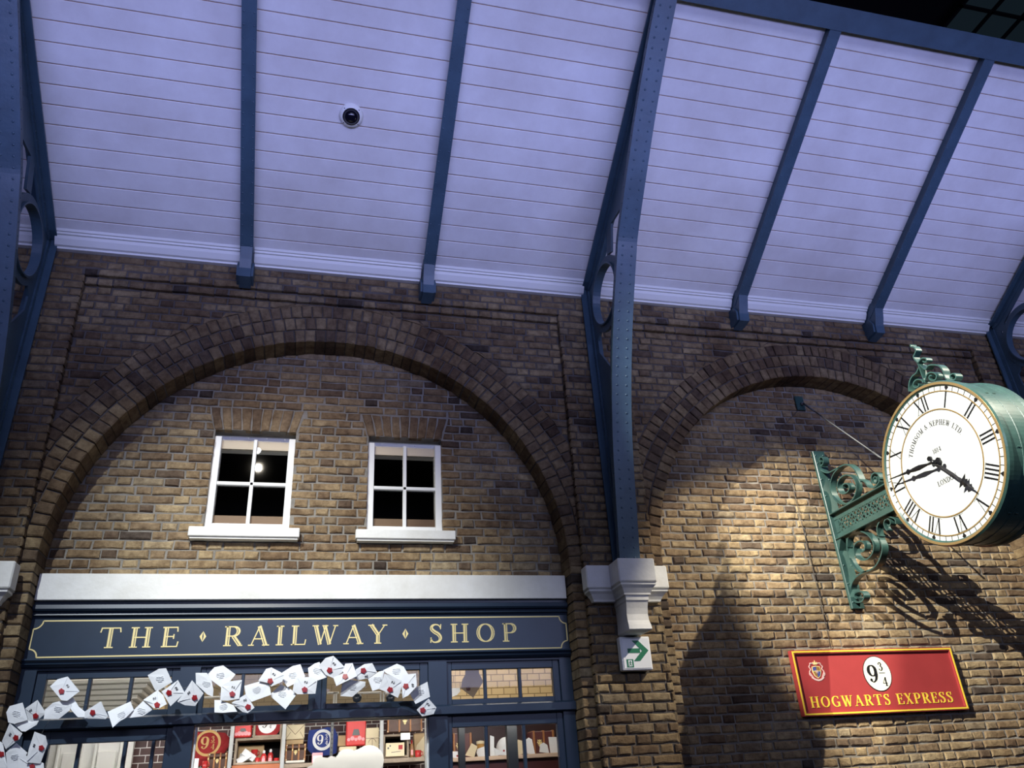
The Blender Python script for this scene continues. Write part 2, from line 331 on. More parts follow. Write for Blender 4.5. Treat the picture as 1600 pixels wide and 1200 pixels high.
# ================================================================== THE PLACE
# y runs into the wall: recess wall at 6.00, arcade face at 5.78, piers at 5.72. z = 0 is eye level, the floor is 1.65 below.
FLOOR = -1.65; PER = 4.5; AX = .12; AR = 1.86; AZ = 1.585; YR, YA, YP = 6.0, 5.78, 5.72
BAYS = [-1, 0, 1, 2]; CX = {k: AX+PER*k for k in BAYS}; PX = [-2.13+PER*k for k in (-1, 0, 1, 2)]
ROW = .0685
rnd = random.Random(7)
def brick(mb, q, fn, depth, jit=.0038, bev=.0095, seg=.055, tint=None):
    mb.ct = tint if tint is not None else min(1, max(0, rnd.gauss(.55, .24)))
    out = []
    n = len(q)
    for i in range(n):
        a = q[i]; b = q[(i+1) % n]; L = math.hypot(b[0]-a[0], b[1]-a[1]); m = max(1, int(L/seg))
        for k in range(m):
            t = k/m; out.append((a[0]+(b[0]-a[0])*t+rnd.uniform(-jit, jit), a[1]+(b[1]-a[1])*t+rnd.uniform(-jit, jit)))
    cx = sum(p[0] for p in q)/n; cy = sum(p[1] for p in q)/n
    ins = []
    for p in out:
        dx, dy = cx-p[0], cy-p[1]; sx = min(bev, abs(dx)*.4)*(1 if dx > 0 else -1); sy = min(bev, abs(dy)*.4)*(1 if dy > 0 else -1)
        ins.append((p[0]+sx*rnd.uniform(.6, 1.3), p[1]+sy*rnd.uniform(.6, 1.3)))
    off = rnd.uniform(-.004, .006); N = len(out)
    vs = [fn(u, v, -depth) for u, v in out] + [fn(u, v, off-bev*rnd.uniform(.5, 1)) for u, v in out] + [fn(u, v, off+rnd.uniform(-.0012, .0012)) for u, v in ins] + [fn(cx, cy, off+.0015)]
    fs = [(i, (i+1) % N, N+(i+1) % N, N+i) for i in range(N)] + [(N+i, N+(i+1) % N, 2*N+(i+1) % N, 2*N+i) for i in range(N)] + [(2*N+i, 2*N+(i+1) % N, 3*N) for i in range(N)]
    mb.add(vs, fs, 0)
def rows(mb, z0, z1, span, fn, depth=.03, st=.215, hd=.110, gap=.0135, phase=0, row=ROW):
    # span(za, zb) -> list of (a_bottom, b_bottom, a_top, b_top)
    nr = int(round((z1-z0)/row))
    for r in range(nr):
        za = z0+r*row; zb = za+row-gap+rnd.uniform(-.001, .001)
        for (a0, b0, a1, b1) in span(za, zb):
            lo = min(a0, a1); hi = max(b0, b1)
            x = math.floor(lo/(st+hd))*(st+hd) + ((st+hd)/2 if (r+phase) % 2 else 0) - (st+hd) + rnd.uniform(-.012, .012)
            k = 0
            while x < hi:
                L = (st if k % 2 == 0 else hd); 
                if k % 2 == 0 and rnd.random() < .08: L = hd
                L += rnd.uniform(-.008, .008); xa, xb = x, x+L-gap; x += L; k += 1
                A0, A1 = max(xa, a0), max(xa, a1); B0, B1 = min(xb, b0), min(xb, b1)
                if max(B0-A0, B1-A1) < .022: continue
                if B0-A0 < .004:
                    if b0 < A0: A0 = B0-.004
                    else: B0 = A0+.004
                if B1-A1 < .004: B1 = A1+.004
                brick(mb, [(A0, za), (B0, za), (B1, zb), (A1, zb)], fn, depth)
def rect_holes(spans, holes, za, zb):
    out = spans
    for (hx0, hx1, hz0, hz1) in holes:
        zm = (za+zb)/2
        if not (hz0 < zm < hz1): continue
        nx = []
        for (a0, b0, a1, b1) in out:
            if hx1 <= a0 or hx0 >= b0: nx.append((a0, b0, a1, b1)); continue
            if hx0 > a0: nx.append((a0, hx0, a1, hx0))
            if hx1 < b0: nx.append((hx1, b0, hx1, b1))
        out = nx
    return out
W1 = (-.752, -.142, 1.905, 2.712); W2 = (.432, 1.03, 1.905, 2.712)     # window openings
WIN = [W1, W2]
JH = .19
def circ(z, r): 
    d = r*r-(z-AZ)**2
    return math.sqrt(d) if d > 0 else 0
# ---- recess walls with bricks
def recess_span(cx, holes, jacks):
    def f(za, zb):
        R = 1.93
        if za > AZ:
            h = circ(za, R); h1 = circ(zb, R)
            if h1 <= 0: return []
        else: h = h1 = R
        sp = [(cx-h, cx+h, cx-h1, cx+h1)]
        sp = rect_holes(sp, holes, za, zb)
        for (jx0, jx1, jz0, jz1) in jacks:
            if za > jz1-.02 or zb < jz0+.015: continue
            out = []
            ex = lambda z: .035+.05*min(1, max(0, (z-jz0)/(jz1-jz0)))
            for (a0, b0, a1, b1) in sp:
                if jx1 < a0 or jx0 > b0: out.append((a0, b0, a1, b1)); continue
                out.append((a0, jx0-ex(za), a1, jx0-ex(zb))); out.append((jx1+ex(za), b0, jx1+ex(zb), b1))
            sp = out
        return sp
    return f
jacks = [(x0+.02, x1-.02, z1, z1+JH) for (x0, x1, z0, z1) in WIN]
sills = [(-.865, -.115, 1.80, 1.905), (.335, 1.135, 1.80, 1.905)]
mb = MB()
rows(mb, 1.545, 3.47, recess_span(CX[0], WIN+[(-.84, -.12, 1.84, 1.905), (.37, 1.11, 1.84, 1.905)], jacks), wallfn(YR))
for (jx0, jx1, jz0, jz1) in jacks:
    n = 9; e0, e1 = .03, .075
    for i in range(n):
        a = i/n; b = (i+1)/n; bw0 = jx0-e0+(jx1-jx0+2*e0)*a; bw1 = jx0-e0+(jx1-jx0+2*e0)*b-.009
        tw0 = jx0-e1+(jx1-jx0+2*e1)*a; tw1 = jx0-e1+(jx1-jx0+2*e1)*b-.009
        brick(mb, [(bw0, jz0), (bw1, jz0), (tw1, jz1), (tw0, jz1)], wallfn(YR+.002), .06, tint=rnd.uniform(.15, .5))
o = mb.build('wall_shop_bay', [BRICK], tint=True); struct(o, 'yellow brown stock brick wall under the left arch, with two small windows')
mb = MB(); rows(mb, -.52, 3.47, recess_span(CX[1], [], []), wallfn(YR), phase=1)
o = mb.build('wall_clock_bay', [BRICK], tint=True); struct(o, 'yellow brown stock brick wall behind the hanging clock')
# mortar behind the recess bricks (with openings)
def wall_with_holes(mb, x0, x1, z0, z1, holes, y, t):
    xs = sorted({x0, x1, *[h[0] for h in holes], *[h[1] for h in holes]}); zs = sorted({z0, z1, *[h[2] for h in holes], *[h[3] for h in holes]})
    for i in range(len(xs)-1):
        for j in range(len(zs)-1):
            xm, zm = (xs[i]+xs[i+1])/2, (zs[j]+zs[j+1])/2
            if any(h[0] < xm < h[1] and h[2] < zm < h[3] for h in holes): continue
            mb.box(xs[i], xs[i+1], y, y+t, zs[j], zs[j+1])
mb = MB(); wall_with_holes(mb, -2.2, 2.2, 1.40, 4.0, WIN, YR+.011, .25)
wall_with_holes(mb, 2.2, 6.8, FLOOR, 4.0, [], YR+.011, .25); wall_with_holes(mb, -7, -2.2, FLOOR, 4.0, [], YR+.011, .25); wall_with_holes(mb, 6.8, 12, FLOOR, 4.0, [], YR+.011, .25)
struct(mb.build('wall_back', [MORT]), 'pale mortar bed of the brick wall')
# ---- arcade: spandrels, rings, jambs
REXT = 2.205
def spandrel_span(cx):
    def f(za, zb):
        L, R_ = cx-PER/2+.30, cx+PER/2-.30
        if zb < AZ+.3: return []
        h0, h1 = circ(za, REXT), circ(zb, REXT)
        if h0 <= 0: return [(L, R_, L, R_)]
        out = []
        if cx-h0 > L+.02: out.append((L, cx-h0, L, max(L, cx-h1)))
        if cx+h0 < R_-.02: out.append((cx+h0, R_, min(R_, cx+h1), R_))
        return out
    return f
mb = MB()
for k in BAYS: rows(mb, 1.885, 3.81, spandrel_span(CX[k]), wallfn(YA), phase=1)
for k in BAYS:      # the three rings of headers; the innermost also makes the soffit
    cx = CX[k]
    for ring in range(3):
        r0 = AR+.117*ring; r1 = r0+.106; n = int(PI*(r0+.05)/.083)
        for i in range(n):
            a0 = PI*i/n; a1 = a0+PI/n-.010/(r0+.05)
            if ring > 0 and (math.cos(a0)*r0 > 1.99 or math.cos(a1)*r0 < -1.99): continue
            q = [(cx+r0*math.cos(a0), AZ+r0*math.sin(a0)), (cx+r0*math.cos(a1), AZ+r0*math.sin(a1)), (cx+r1*math.cos(a1), AZ+r1*math.sin(a1)), (cx+r1*math.cos(a0), AZ+r1*math.sin(a0))]
            brick(mb, q, wallfn(YA-.004), (.222 if ring == 0 else .04), tint=rnd.uniform(.12, .72))
    for sgn in (-1, 1):     # jambs below the springing: corner bricks seen on the face and on the reveal
        nr = int((AZ-FLOOR)/ROW)
        for r in range(nr):
            zb = AZ-r*ROW; za = zb-ROW+.011
            if za < -.6: break
            x0, x1 = cx+sgn*AR, cx+sgn*(AR+.105)
            q = [(min(x0, x1), za), (max(x0, x1), za), (max(x0, x1), zb), (min(x0, x1), zb)]
            brick(mb, q, wallfn(YA), .215, bev=.008)
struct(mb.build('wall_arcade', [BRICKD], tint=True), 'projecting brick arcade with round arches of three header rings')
mb = MB()           # mortar core of the arcade
for k in BAYS:
    cx = CX[k]; N = 48; y0, y1 = YA+.012, YR+.01; R = AR+.006; top = 3.98
    P = [(cx-R*math.cos(PI*i/N), AZ+R*math.sin(PI*i/N)) for i in range(N+1)]
    for i in range(N):
        a, b = P[i], P[i+1]
        mb.add([(a[0], y0, a[1]), (b[0], y0, b[1]), (b[0], y0, top), (a[0], y0, top), (a[0], y1, a[1]), (b[0], y1, b[1])], [(0, 1, 2, 3), (0, 4, 5, 1)])
    mb.box(cx+R, cx+PER-R, y0, y1, FLOOR, top)
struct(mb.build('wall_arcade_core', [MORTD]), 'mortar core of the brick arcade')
# ---- piers
for i, px in enumerate(PX):
    mb = MB()
    rows(mb, -.58, 3.90, lambda za, zb: [(px-.30, px+.30, px-.30, px+.30)], wallfn(YP), depth=.055, phase=i)
    for sgn in (-1, 1):
        rows(mb, -.58, 3.90, lambda za, zb: [(YP+.004, YA+.02, YP+.004, YA+.02)], (lambda s_: (lambda u, v, h: (px+s_*(.298+h), u, v)))(sgn), depth=.02, st=.2, hd=.2, phase=1)
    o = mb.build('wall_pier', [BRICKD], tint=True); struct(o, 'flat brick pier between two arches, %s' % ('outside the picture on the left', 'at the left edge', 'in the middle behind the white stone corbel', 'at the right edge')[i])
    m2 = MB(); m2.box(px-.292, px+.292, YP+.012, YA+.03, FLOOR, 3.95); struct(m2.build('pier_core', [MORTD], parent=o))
# ---- brick frieze below the roof
mb = MB()
full = lambda za, zb: [(-6.8, 11.6, -6.8, 11.6)]
def between(za, zb): return [(PX[i]+.31, PX[i+1]-.31, PX[i]+.31, PX[i+1]-.31) for i in range(3)]
rows(mb, 3.800, 3.8685, between, wallfn(YA-.03), depth=.06)
rows(mb, 3.8685, 4.074, full, wallfn(YP), depth=.08)
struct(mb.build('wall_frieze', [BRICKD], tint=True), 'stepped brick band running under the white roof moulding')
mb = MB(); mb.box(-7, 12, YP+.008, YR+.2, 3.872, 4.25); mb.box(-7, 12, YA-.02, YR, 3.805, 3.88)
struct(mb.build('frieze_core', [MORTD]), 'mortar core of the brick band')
# ================================================================== ROOF
TH = math.radians(30.9); RY, RZ = 5.60, 4.19
def roof(x, d, h=0): # d up the slope from the moulding, h below the boards
    return (x, RY-d*math.cos(TH)-h*math.sin(TH), RZ+d*math.sin(TH)-h*math.cos(TH))
DT = 2.40; SP = .1445
mb = MB()
d = -.055-SP
while d < DT+.05:
    a, b = d+.0028, d+SP-.0028
    pr = [(a, -.02), (a, 0.000), (a+.004, .004), (b-.004, .004), (b, 0.000), (b, -.02)]
    vs = [roof(X, p[0], p[1]) for X in (-6.5, 11.5) for p in pr]
    mb.add(vs, [(i, i+1, 7+i, 6+i) for i in range(5)] + [tuple(range(6)), tuple(range(11, 5, -1))], 0)
    d += SP
mb.add([roof(-6.5, -.25, -.003), roof(11.5, -.25, -.003), roof(11.5, DT+.1, -.003), roof(-6.5, DT+.1, -.003)], [(0, 1, 2, 3)], 1)
struct(mb.build('ceiling', [PLANK, GAP]), 'sloping roof lining of wide white painted boards')
mb = MB()
for i in range(-5, 8):    # white moulding, one length between each pair of rafters
    xa = -2.13+1.5*i+.055; xb = xa+1.39
    prof = [(5.74, 4.066), (5.69, 4.066), (5.685, 4.08), (5.665, 4.085), (5.635, 4.125), (5.628, 4.150), (5.612, 4.152), (5.606, 4.166), (5.594, 4.168), (5.590, 4.186), (5.60, 4.21), (5.74, 4.21)]
    mb.add([(X, y, z) for X in (xa, xb) for y, z in prof], [(k, (k+1) % 12, 12+(k+1) % 12, 12+k) for k in range(12)] + [tuple(range(12)), tuple(range(23, 11, -1))])
struct(mb.build('trim_1', [WHITE]), 'white stepped moulding along the foot of the roof boards')
place = ['', '', '', '']
def rafter(x, label):
    t = thing('roof_rafter', (x, 5.6, 4.1), label, 'rafter', 'riveted rafters between the trusses')
    m = MB(); fn = lambda u, v, h: roof(x+u, v, h)
    def bar(u0, u1, h0, h1, d0=-.02, d1=DT+.02):
        m.add([roof(x+u, d_, h) for d_ in (d0, d1) for u, h in ((u0, h0), (u1, h0), (u1, h1), (u0, h1))], [(0, 1, 5, 4), (1, 2, 6, 5), (2, 3, 7, 6), (3, 0, 4, 7), (0, 3, 2, 1), (4, 5, 6, 7)])
    bar(-.035, .035, -.005, .085, -.06)
    m.build('web', [STEEL], t); m = MB()
    bar(-.052, .052, .085, .098, -.08); nrm = Vector(roof(0, 0, 1))-Vector(roof(0, 0, 0))
    dd = .05
    while dd < DT:
        for u in (-.036, .036): m.dome(roof(x+u, dd, .098), nrm, .0075, h=.5)
        dd += .088
    m.build('flange', [STEEL], t)
    m = MB()      # cast shoe against the wall
    pr = [(5.73, 3.865), (5.585, 3.885), (5.575, 3.96), (5.545, 4.03), (5.50, 4.165), (5.56, 4.21), (5.73, 4.21)]
    for hw, pts in ((.046, pr), (.066, [(5.73, 3.885), (5.60, 3.90), (5.588, 3.985), (5.62, 4.045), (5.73, 4.05)])):
        n = len(pts); m.add([(x+s_*hw, y, z) for s_ in (-1, 1) for y, z in pts], [(k, (k+1) % n, n+(k+1) % n, n+k) for k in range(n)] + [tuple(range(n)), tuple(range(2*n-1, n-1, -1))])
    m.build('shoe', [STEEL], t)
for x, lb in ((-.63, 'narrow blue grey riveted rafter, left of the dome camera'), (.87, 'narrow blue grey riveted rafter, right of the dome camera'), (3.87, 'narrow blue grey riveted rafter, first to the right of the middle truss'), (5.37, 'narrow blue grey riveted rafter just left of the right edge truss')):
    rafter(x, lb)
# purlin closing the boards at the top
mb = MB(); m2 = MB()
for (d0, d1, h0, h1) in ((DT-.01, DT+.16, .035, .105), (DT+.0, DT+.05, -.03, .04)):
    mb.add([roof(X, dd, h) for X in (-6.5, 11.5) for dd, h in ((d0, h0), (d1, h0), (d1, h1), (d0, h1))], [(0, 1, 5, 4), (1, 2, 6, 5), (2, 3, 7, 6), (3, 0, 4, 7), (0, 3, 2, 1), (4, 5, 6, 7)])
o = mb.build('ridge_beam', [STEEL]); tag(o, 'long blue grey iron beam closing the top edge of the white roof boards', 'beam')
# ---- trusses
def truss(X, label):
    t = thing('roof_truss', (X, 5.6, 1.55), label, 'truss', 'curved riveted iron trusses')
    fl = spline([(5.52, 1.545), (5.506, 1.633), (5.371, 2.419), (5.228, 2.916), (5.03, 3.393), (4.787, 3.86), (4.647, 4.077), (4.155, 4.633), (3.76, 5.02), (3.48, 5.26), (3.25, 5.45)], 6)
    back = [(5.695, 1.55), (5.695, 4.14)] + [roof(0, d_, .03)[1:] for d_ in (.0, .4, .8, 1.2, 1.6, 2.0, 2.45)]
    fn = lambda u, v, h: (X+h, u, v)
    def plate(m, poly, hw=.009): m.prism(poly, fn, -hw, hw)
    # front flange
    m = MB(); n = len(fl)
    def off(c, i, o_):
        a = c[max(i-1, 0)]; b = c[min(i+1, len(c)-1)]; dx, dz = b[0]-a[0], b[1]-a[1]; l = math.hypot(dx, dz); return (c[i][0]-dz/l*o_, c[i][1]+dx/l*o_)
    vs = []
    for i in range(n):
        f0, f1 = off(fl, i, 0), off(fl, i, -.016)
        for u in (-.083, .083): vs += [(X+u, *f0), (X+u, *f1)]
    fs = []
    for i in range(n-1):
        a, b = 4*i, 4*i+4; fs += [(a, a+2, b+2, b), (a+1, b+1, b+3, a+3), (a, b, b+1, a+1), (a+2, a+3, b+3, b+2)]
    fs += [(0, 1, 3, 2)]
    m.add(vs, fs, 0, False)
    L = 0; nxt = .05
    for i in range(n-1):
        seg = math.hypot(fl[i+1][0]-fl[i][0], fl[i+1][1]-fl[i][1])
        while nxt < L+seg:
            q = (nxt-L)/seg; y = fl[i][0]+(fl[i+1][0]-fl[i][0])*q; z = fl[i][1]+(fl[i+1][1]-fl[i][1])*q
            dy, dz = (fl[i+1][0]-fl[i][0])/seg, (fl[i+1][1]-fl[i][1])/seg; nv = (0, -dz, dy)
            for u in (-.040, .040): m.dome((X+u, y, z), nv, .0095, h=.5)
            nxt += .0755
        L += seg
    m.build('curved_flange', [STEEL], t)
    # angle strips behind the flange, with rivets on their cheeks
    m = MB()
    def strip(m, c, o0, o1, hw, i0=0, i1=None):
        i1 = i1 or len(c); pts = range(i0, i1); vs = []
        for i in pts:
            a, b = off(c, i, o0), off(c, i, o1); vs += [(X-hw, *a), (X+hw, *a), (X+hw, *b), (X-hw, *b)]
        fs = []
        for k in range(len(pts)-1):
            a, b = 4*k, 4*k+4
            for q in range(4): fs.append((a+q, a+(q+1) % 4, b+(q+1) % 4, b+q))
        fs += [(0, 1, 2, 3), (4*len(pts)-1, 4*len(pts)-2, 4*len(pts)-3, 4*len(pts)-4)]
        m.add(vs, fs)
    strip(m, fl, -.016, -.068, .076)
    bk = []
    for i in range(len(back)-1):
        for k in range(6): bk.append((back[i][0]+(back[i+1][0]-back[i][0])*k/6, back[i][1]+(back[i+1][1]-back[i][1])*k/6))
    bk.append(back[-1])
    strip(m, bk, 0.0, .014, .072); strip(m, bk, .012, .055, .022)
    for c, o_, hw, st in ((fl, -.042, .076, .0755), (bk, .035, .022, .0755)):
        for i in range(0, len(c)-1, 1):
            seg = math.hypot(c[i+1][0]-c[i][0], c[i+1][1]-c[i][1])
            for q in range(max(1, int(seg/st))):
                f_ = (q+.5)/max(1, int(seg/st)); p = (c[i][0]+(c[i+1][0]-c[i][0])*f_, c[i][1]+(c[i+1][1]-c[i][1])*f_)
                a = off(c, i, o_); a = (a[0]+p[0]-c[i][0], a[1]+p[1]-c[i][1])
                for s_ in (-1, 1): m.dome((X+s_*hw, *a), (s_, 0, 0), .0075, h=.5)
    m.build('angle_bars', [STEEL], t)
    # web plates: solid foot, back and rafter strips, solid head
    m = MB()
    def flat(z):
        for i in range(n-1):
            if fl[i][1] <= z <= fl[i+1][1]:
                q = (z-fl[i][1])/(fl[i+1][1]-fl[i][1]); return fl[i][0]+(fl[i+1][0]-fl[i][0])*q
        return fl[-1][0]
    zs = [1.55+.1*k for k in range(16)]
    for a, b in zip(zs, zs[1:]):
        plate(m, [(flat(a)+.01, a), (5.70, a), (5.70, b), (flat(b)+.01, b)])
    plate(m, [(flat(3.05)+.01, 3.05), (5.70, 3.05), (5.70, 3.42), (5.585, 3.42), (flat(3.05)+.20, 3.15)])
    plate(m, [(5.70, 3.40), (5.70, 4.15), (5.60, 4.18), (5.575, 4.05), (5.575, 3.40)], .0085)
    H = [roof(0, d_, 0)[1:] for d_ in (0, .55, .95, 1.5, 2.45)]
    lo = [roof(0, d_, .13)[1:] for d_ in (0, .55)]
    plate(m, [(5.60, 4.0), H[0], H[1], lo[1], lo[0]], .008)
    for (pa, pb, la, lb_) in ((H[1], H[2], lo[1], (flat(4.36)+.03, 4.36)), ):
        plate(m, [pa, pb, (flat(4.42)+.02, 4.42), (flat(4.30)+.02, 4.30), lo[1]], .0085)
    for z0_, z1_, d0, d1 in ((4.42, 4.7, .95, 1.2), (4.7, 4.95, 1.2, 1.6), (4.95, 5.2, 1.6, 2.0), (5.2, 5.44, 2.0, 2.45)):
        plate(m, [(flat(z0_)+.01, z0_), roof(0, d0, 0)[1:], roof(0, d1, 0)[1:], (flat(z1_)+.01, z1_)], .0085)
    m.build('web_plate', [STEEL], t)
    m = MB()
    rc = (5.275, 3.82)
    ringmesh(m, fn, *rc, .265, .335, -.014, .014, 48); ringmesh(m, fn, *rc, .262, .275, -.036, .036, 48)
    for (p, q, wd) in (((5.52, 4.05), (5.60, 4.10), .09), ((4.98, 3.72), (4.90, 3.70), .10), ((5.52, 3.62), (5.62, 3.55), .09), ((5.10, 4.12), (5.02, 4.36), .10)):
        m.ribbon2d([p, q], [wd, wd], fn, -.010, .010)
    m.build('ring_brace', [STEEL], t)
    for z_ in (1.78, 2.12, 2.46, 2.80):
        for s_ in (-1, 1):
            m = MB(); y_ = flat(z_)+.085; f2 = lambda a, b, c: (X+s_*a, y_+b, z_+c)
            m.lathe([(.009, .042), (.020, .042), (.024, .036), (.024, .026), (.030, .024), (.036, .012), (.036, .0)], f2, 14)
            m.build('foot_bolt', [STEEL], t)
truss(PX[1], 'curved riveted blue iron truss cropped by the left edge'); truss(PX[2], 'curved riveted blue iron truss standing on the white corbel in the middle'); truss(PX[3], 'dark blue iron truss with a ring brace at the right edge, behind the clock')
# ---- stone corbels
def corbel(X, label):
    t = thing('stone_corbel', (X, 5.72, 1.03), label, 'corbel', 'white stone corbels under the trusses')
    yb = YP
    def block(m, hw, yf, z0, z1): m.box(X-hw, X+hw, yf, yb, z0, z1, bev=.008)
    def taper(m, rings):  # (hw, yf, z)
        vs = []; fs = []
        for hw, yf, z in rings: vs += [(X-hw, yb, z), (X-hw, yf, z), (X+hw, yf, z), (X+hw, yb, z)]
        for i in range(len(rings)-1):
            a, b = 4*i, 4*i+4
            for q in range(3): fs.append((a+q, a+q+1, b+q+1, b+q))
        fs += [(0, 1, 2, 3), tuple(4*(len(rings)-1)+k for k in (3, 2, 1, 0))]
        m.add(vs, fs)
    m = MB(); block(m, .33, 5.60, 1.372, 1.545); taper(m, [(.33, 5.60, 1.372), (.318, 5.612, 1.366), (.318, 5.612, 1.352), (.296, 5.635, 1.335), (.275, 5.66, 1.30), (.27, 5.665, 1.285), (.262, 5.672, 1.285)])
    m.build('side_cap', [STONE], t)
    m = MB(); block(m, .147, 5.41, 1.375, 1.548); taper(m, [(.147, 5.41, 1.375), (.137, 5.42, 1.369), (.137, 5.42, 1.355), (.12, 5.44, 1.335), (.104, 5.462, 1.302), (.104, 5.462, 1.29), (.092, 5.475, 1.288)])
    m.build('front_cap', [STONE], t)
    m = MB(); taper(m, [(.090, 5.476, 1.30), (.090, 5.476, 1.255), (.085, 5.488, 1.245), (.083, 5.503, 1.20), (.083, 5.512, 1.16), (.084, 5.508, 1.115), (.087, 5.49, 1.08), (.089, 5.482, 1.05), (.087, 5.487, 1.045), (.065, 5.53, 1.034)])
    m.build('bracket', [STONE], t)
corbel(PX[1], 'white stone corbel cropped by the left edge, beside the shop sign'); corbel(PX[2], 'white stone corbel in the middle, above the green arrow sign'); corbel(PX[3], 'white stone corbel on the right pier, outside the picture')
# ---- exit sign
X0, X1, Z0, Z1 = 2.262, 2.497, .790, 1.026
t = thing('exit_sign', (2.38, 5.68, .79), 'white box sign with a green arrow on the pier below the white corbel', 'sign')
m = MB(); m.box(X0, X1, 5.648, 5.712, Z0, Z1, bev=.006); m.box(X0+.05, X1-.05, 5.70, 5.722, Z0+.05, Z1-.05); m.build('case', [SIGNW], t)
m = MB(); m.box(X0+.012, X1-.012, 5.644, 5.649, Z0+.012, Z1-.012, bev=.002); m.build('panel', [SIGNW], t)
m = MB(); f5 = wallfn(5.644); cx, cz = 2.398, .925
m.prism([(cx-.085, cz-.016), (cx+.012, cz-.016), (cx+.012, cz+.016), (cx-.085, cz+.016)], f5, 0, .002)
m.prism([(cx-.045, cz+.072), (cx+.005, cz+.072), (cx+.078, cz), (cx+.028, cz)], f5, 0, .0022)
m.prism([(cx+.028, cz), (cx+.078, cz), (cx+.005, cz-.072), (cx-.045, cz-.072)], f5, 0, .0024)
m.build('arrow', [SIGNG], t, )
m = MB(); px_, pz = 2.322, .838
m.box(px_-.026, px_+.026, 5.642, 5.644, pz-.028, pz+.028); m.box(px_-.014, px_+.014, 5.641, 5.643, pz-.022, pz+.022, 1)
disc(m, wallfn(5.641), px_+.001, pz+.013, .0048, 0, .001, 10)
for a in ([(0, .007), (-.002, -.006)], [(-.002, -.006), (-.009, -.018)], [(-.002, -.006), (.007, -.011), (.006, -.019)], [(-.009, .003), (0, .006), (.009, .001)]):
    m.ribbon2d([(px_+p[0], pz+p[1]) for p in a], [.005]*len(a), wallfn(5.641), 0, .001)
m.build('pictogram', [SIGNG, SIGNW], t)
# ---- upper windows
for i, (x0, x1, z0, z1) in enumerate(WIN):
    root = bpy.data.objects.new('window_%d' % (i+1), None); sc.collection.objects.link(root); root.location = ((x0+x1)/2, 6.05, z0)
    struct(root, ('small white four pane window on the left, with two bright lamp reflections', 'small white four pane window on the right, with a blue reflection')[i])
    m = MB(); F0, F1 = 6.035, 6.085
    m.box(x0, x1, 6.12, 6.18, z1-.13, z1+.01)                      # head board
    for s_ in (0, 1):
        xa = x0 if s_ == 0 else x1-.052; m.box(xa, xa+.052, F0, F1+.05, z0-.01, z1-.045, bev=.004)
    m.box(x0+.052, x1-.052, F0, F1, z0-.01, z0+.055, bev=.004); 
    m.build('frame', [WHITE], root)
    m = MB(); xm = (x0+x1)/2; zm = z0+.375
    m.box(xm-.014, xm+.014, F0+.006, F1-.012, z0+.05, z1-.06, bev=.004); m.box(x0+.05, x1-.05, F0+.006, F1-.012, zm-.014, zm+.014, bev=.004)
    m.build('glazing_bars', [WHITE], root)
    m = MB(); m.box(x0+.05, x1-.05, 6.066, 6.070, z0+.05, z1-.062); m.build('pane', [GLASSW], root)
    m = MB(); m.box(x0+.03, x1-.03, 6.074, 6.08, z1-.135, z1-.064); m.build('blind', [CREAM], root)
    m = MB(); m.box(x0-.05, x1+.05, 6.076, 6.30, z0-.03, z0+.128); m.build('inner_board', [DKWOOD], root)
    m = MB()
    for q in range(4):
        hx = x0+.07+(x1-x0-.14)*(q+.3)/3.4; m.tube([(hx, 6.055, z1-.055), (hx, 6.04, z1-.06), (hx, 6.036, z1-.047)], .002, 5)
    m.build('hooks', [WHITE], root)
    m = MB(); a = at((294, 556)[i], 829, 5.93).x; b = at((468, 712)[i], 834, 5.93).x
    m.box(a, b, 5.925, 6.06, z0-.078, z0-.006, bev=.005); m.box(a+.012, b-.012, 5.94, 6.05, z0-.092, z0-.076)
    m.build('sill', [STONE], root)
m = MB()
for (x0, x1, z0, z1) in WIN:
    m.box(x0-.3, x1+.3, 7.4, 7.42, z0-.4, z1+.4); m.box(x0-.3, x1+.3, 6.27, 7.42, z1+.3, z1+.32); m.box(x0-.3, x1+.3, 6.27, 7.42, z0-.32, z0-.3)
    m.box(x0-.32, x0-.3, 6.27, 7.42, z0-.4, z1+.4); m.box(x1+.3, x1+.32, 6.27, 7.42, z0-.4, z1+.4)
struct(m.build('wall_attic', [DARK]), 'unlit dark rooms behind the two small windows')
# ---- dome camera on the boards
t = thing('dome_camera', roof(.125, 1.175, 0), 'white dome security camera with a dark lens on the roof boards', 'camera')
def dfn(cx_, cd_):
    return lambda a, b, c: roof(cx_+b, cd_+c, a)
m = MB(); f_ = dfn(.125, 1.175)
m.lathe([(0, .092), (.012, .092), (.030, .084), (.040, .072), (.043, .066), (.040, .060), (.0, .058)], f_, 36); m.build('housing', [WHITE], t)
m = MB(); m.lathe([(.040, .066), (.046, .065), (.046, .060), (.038, .059)], f_, 36, 1)
m.lathe([(.038, .060)]+[(.038+.052*math.sin(a), .060*math.cos(a)) for a in [PI/2*k/8 for k in range(1, 8)]]+[(.090, .0001)], f_, 32)
m.build('lens_dome', [mat('smoked dome', (.006, .006, .012), .06), BLACK], t)
for a in (45, 135, 225, 315):
    m = MB(); p = roof(.125+.077*math.cos(math.radians(a)), 1.175+.077*math.sin(math.radians(a)), .036); m.dome(p, Vector(roof(0, 0, 1))-Vector(roof(0, 0, 0)), .005); m.build('screw', [BLACK], t)
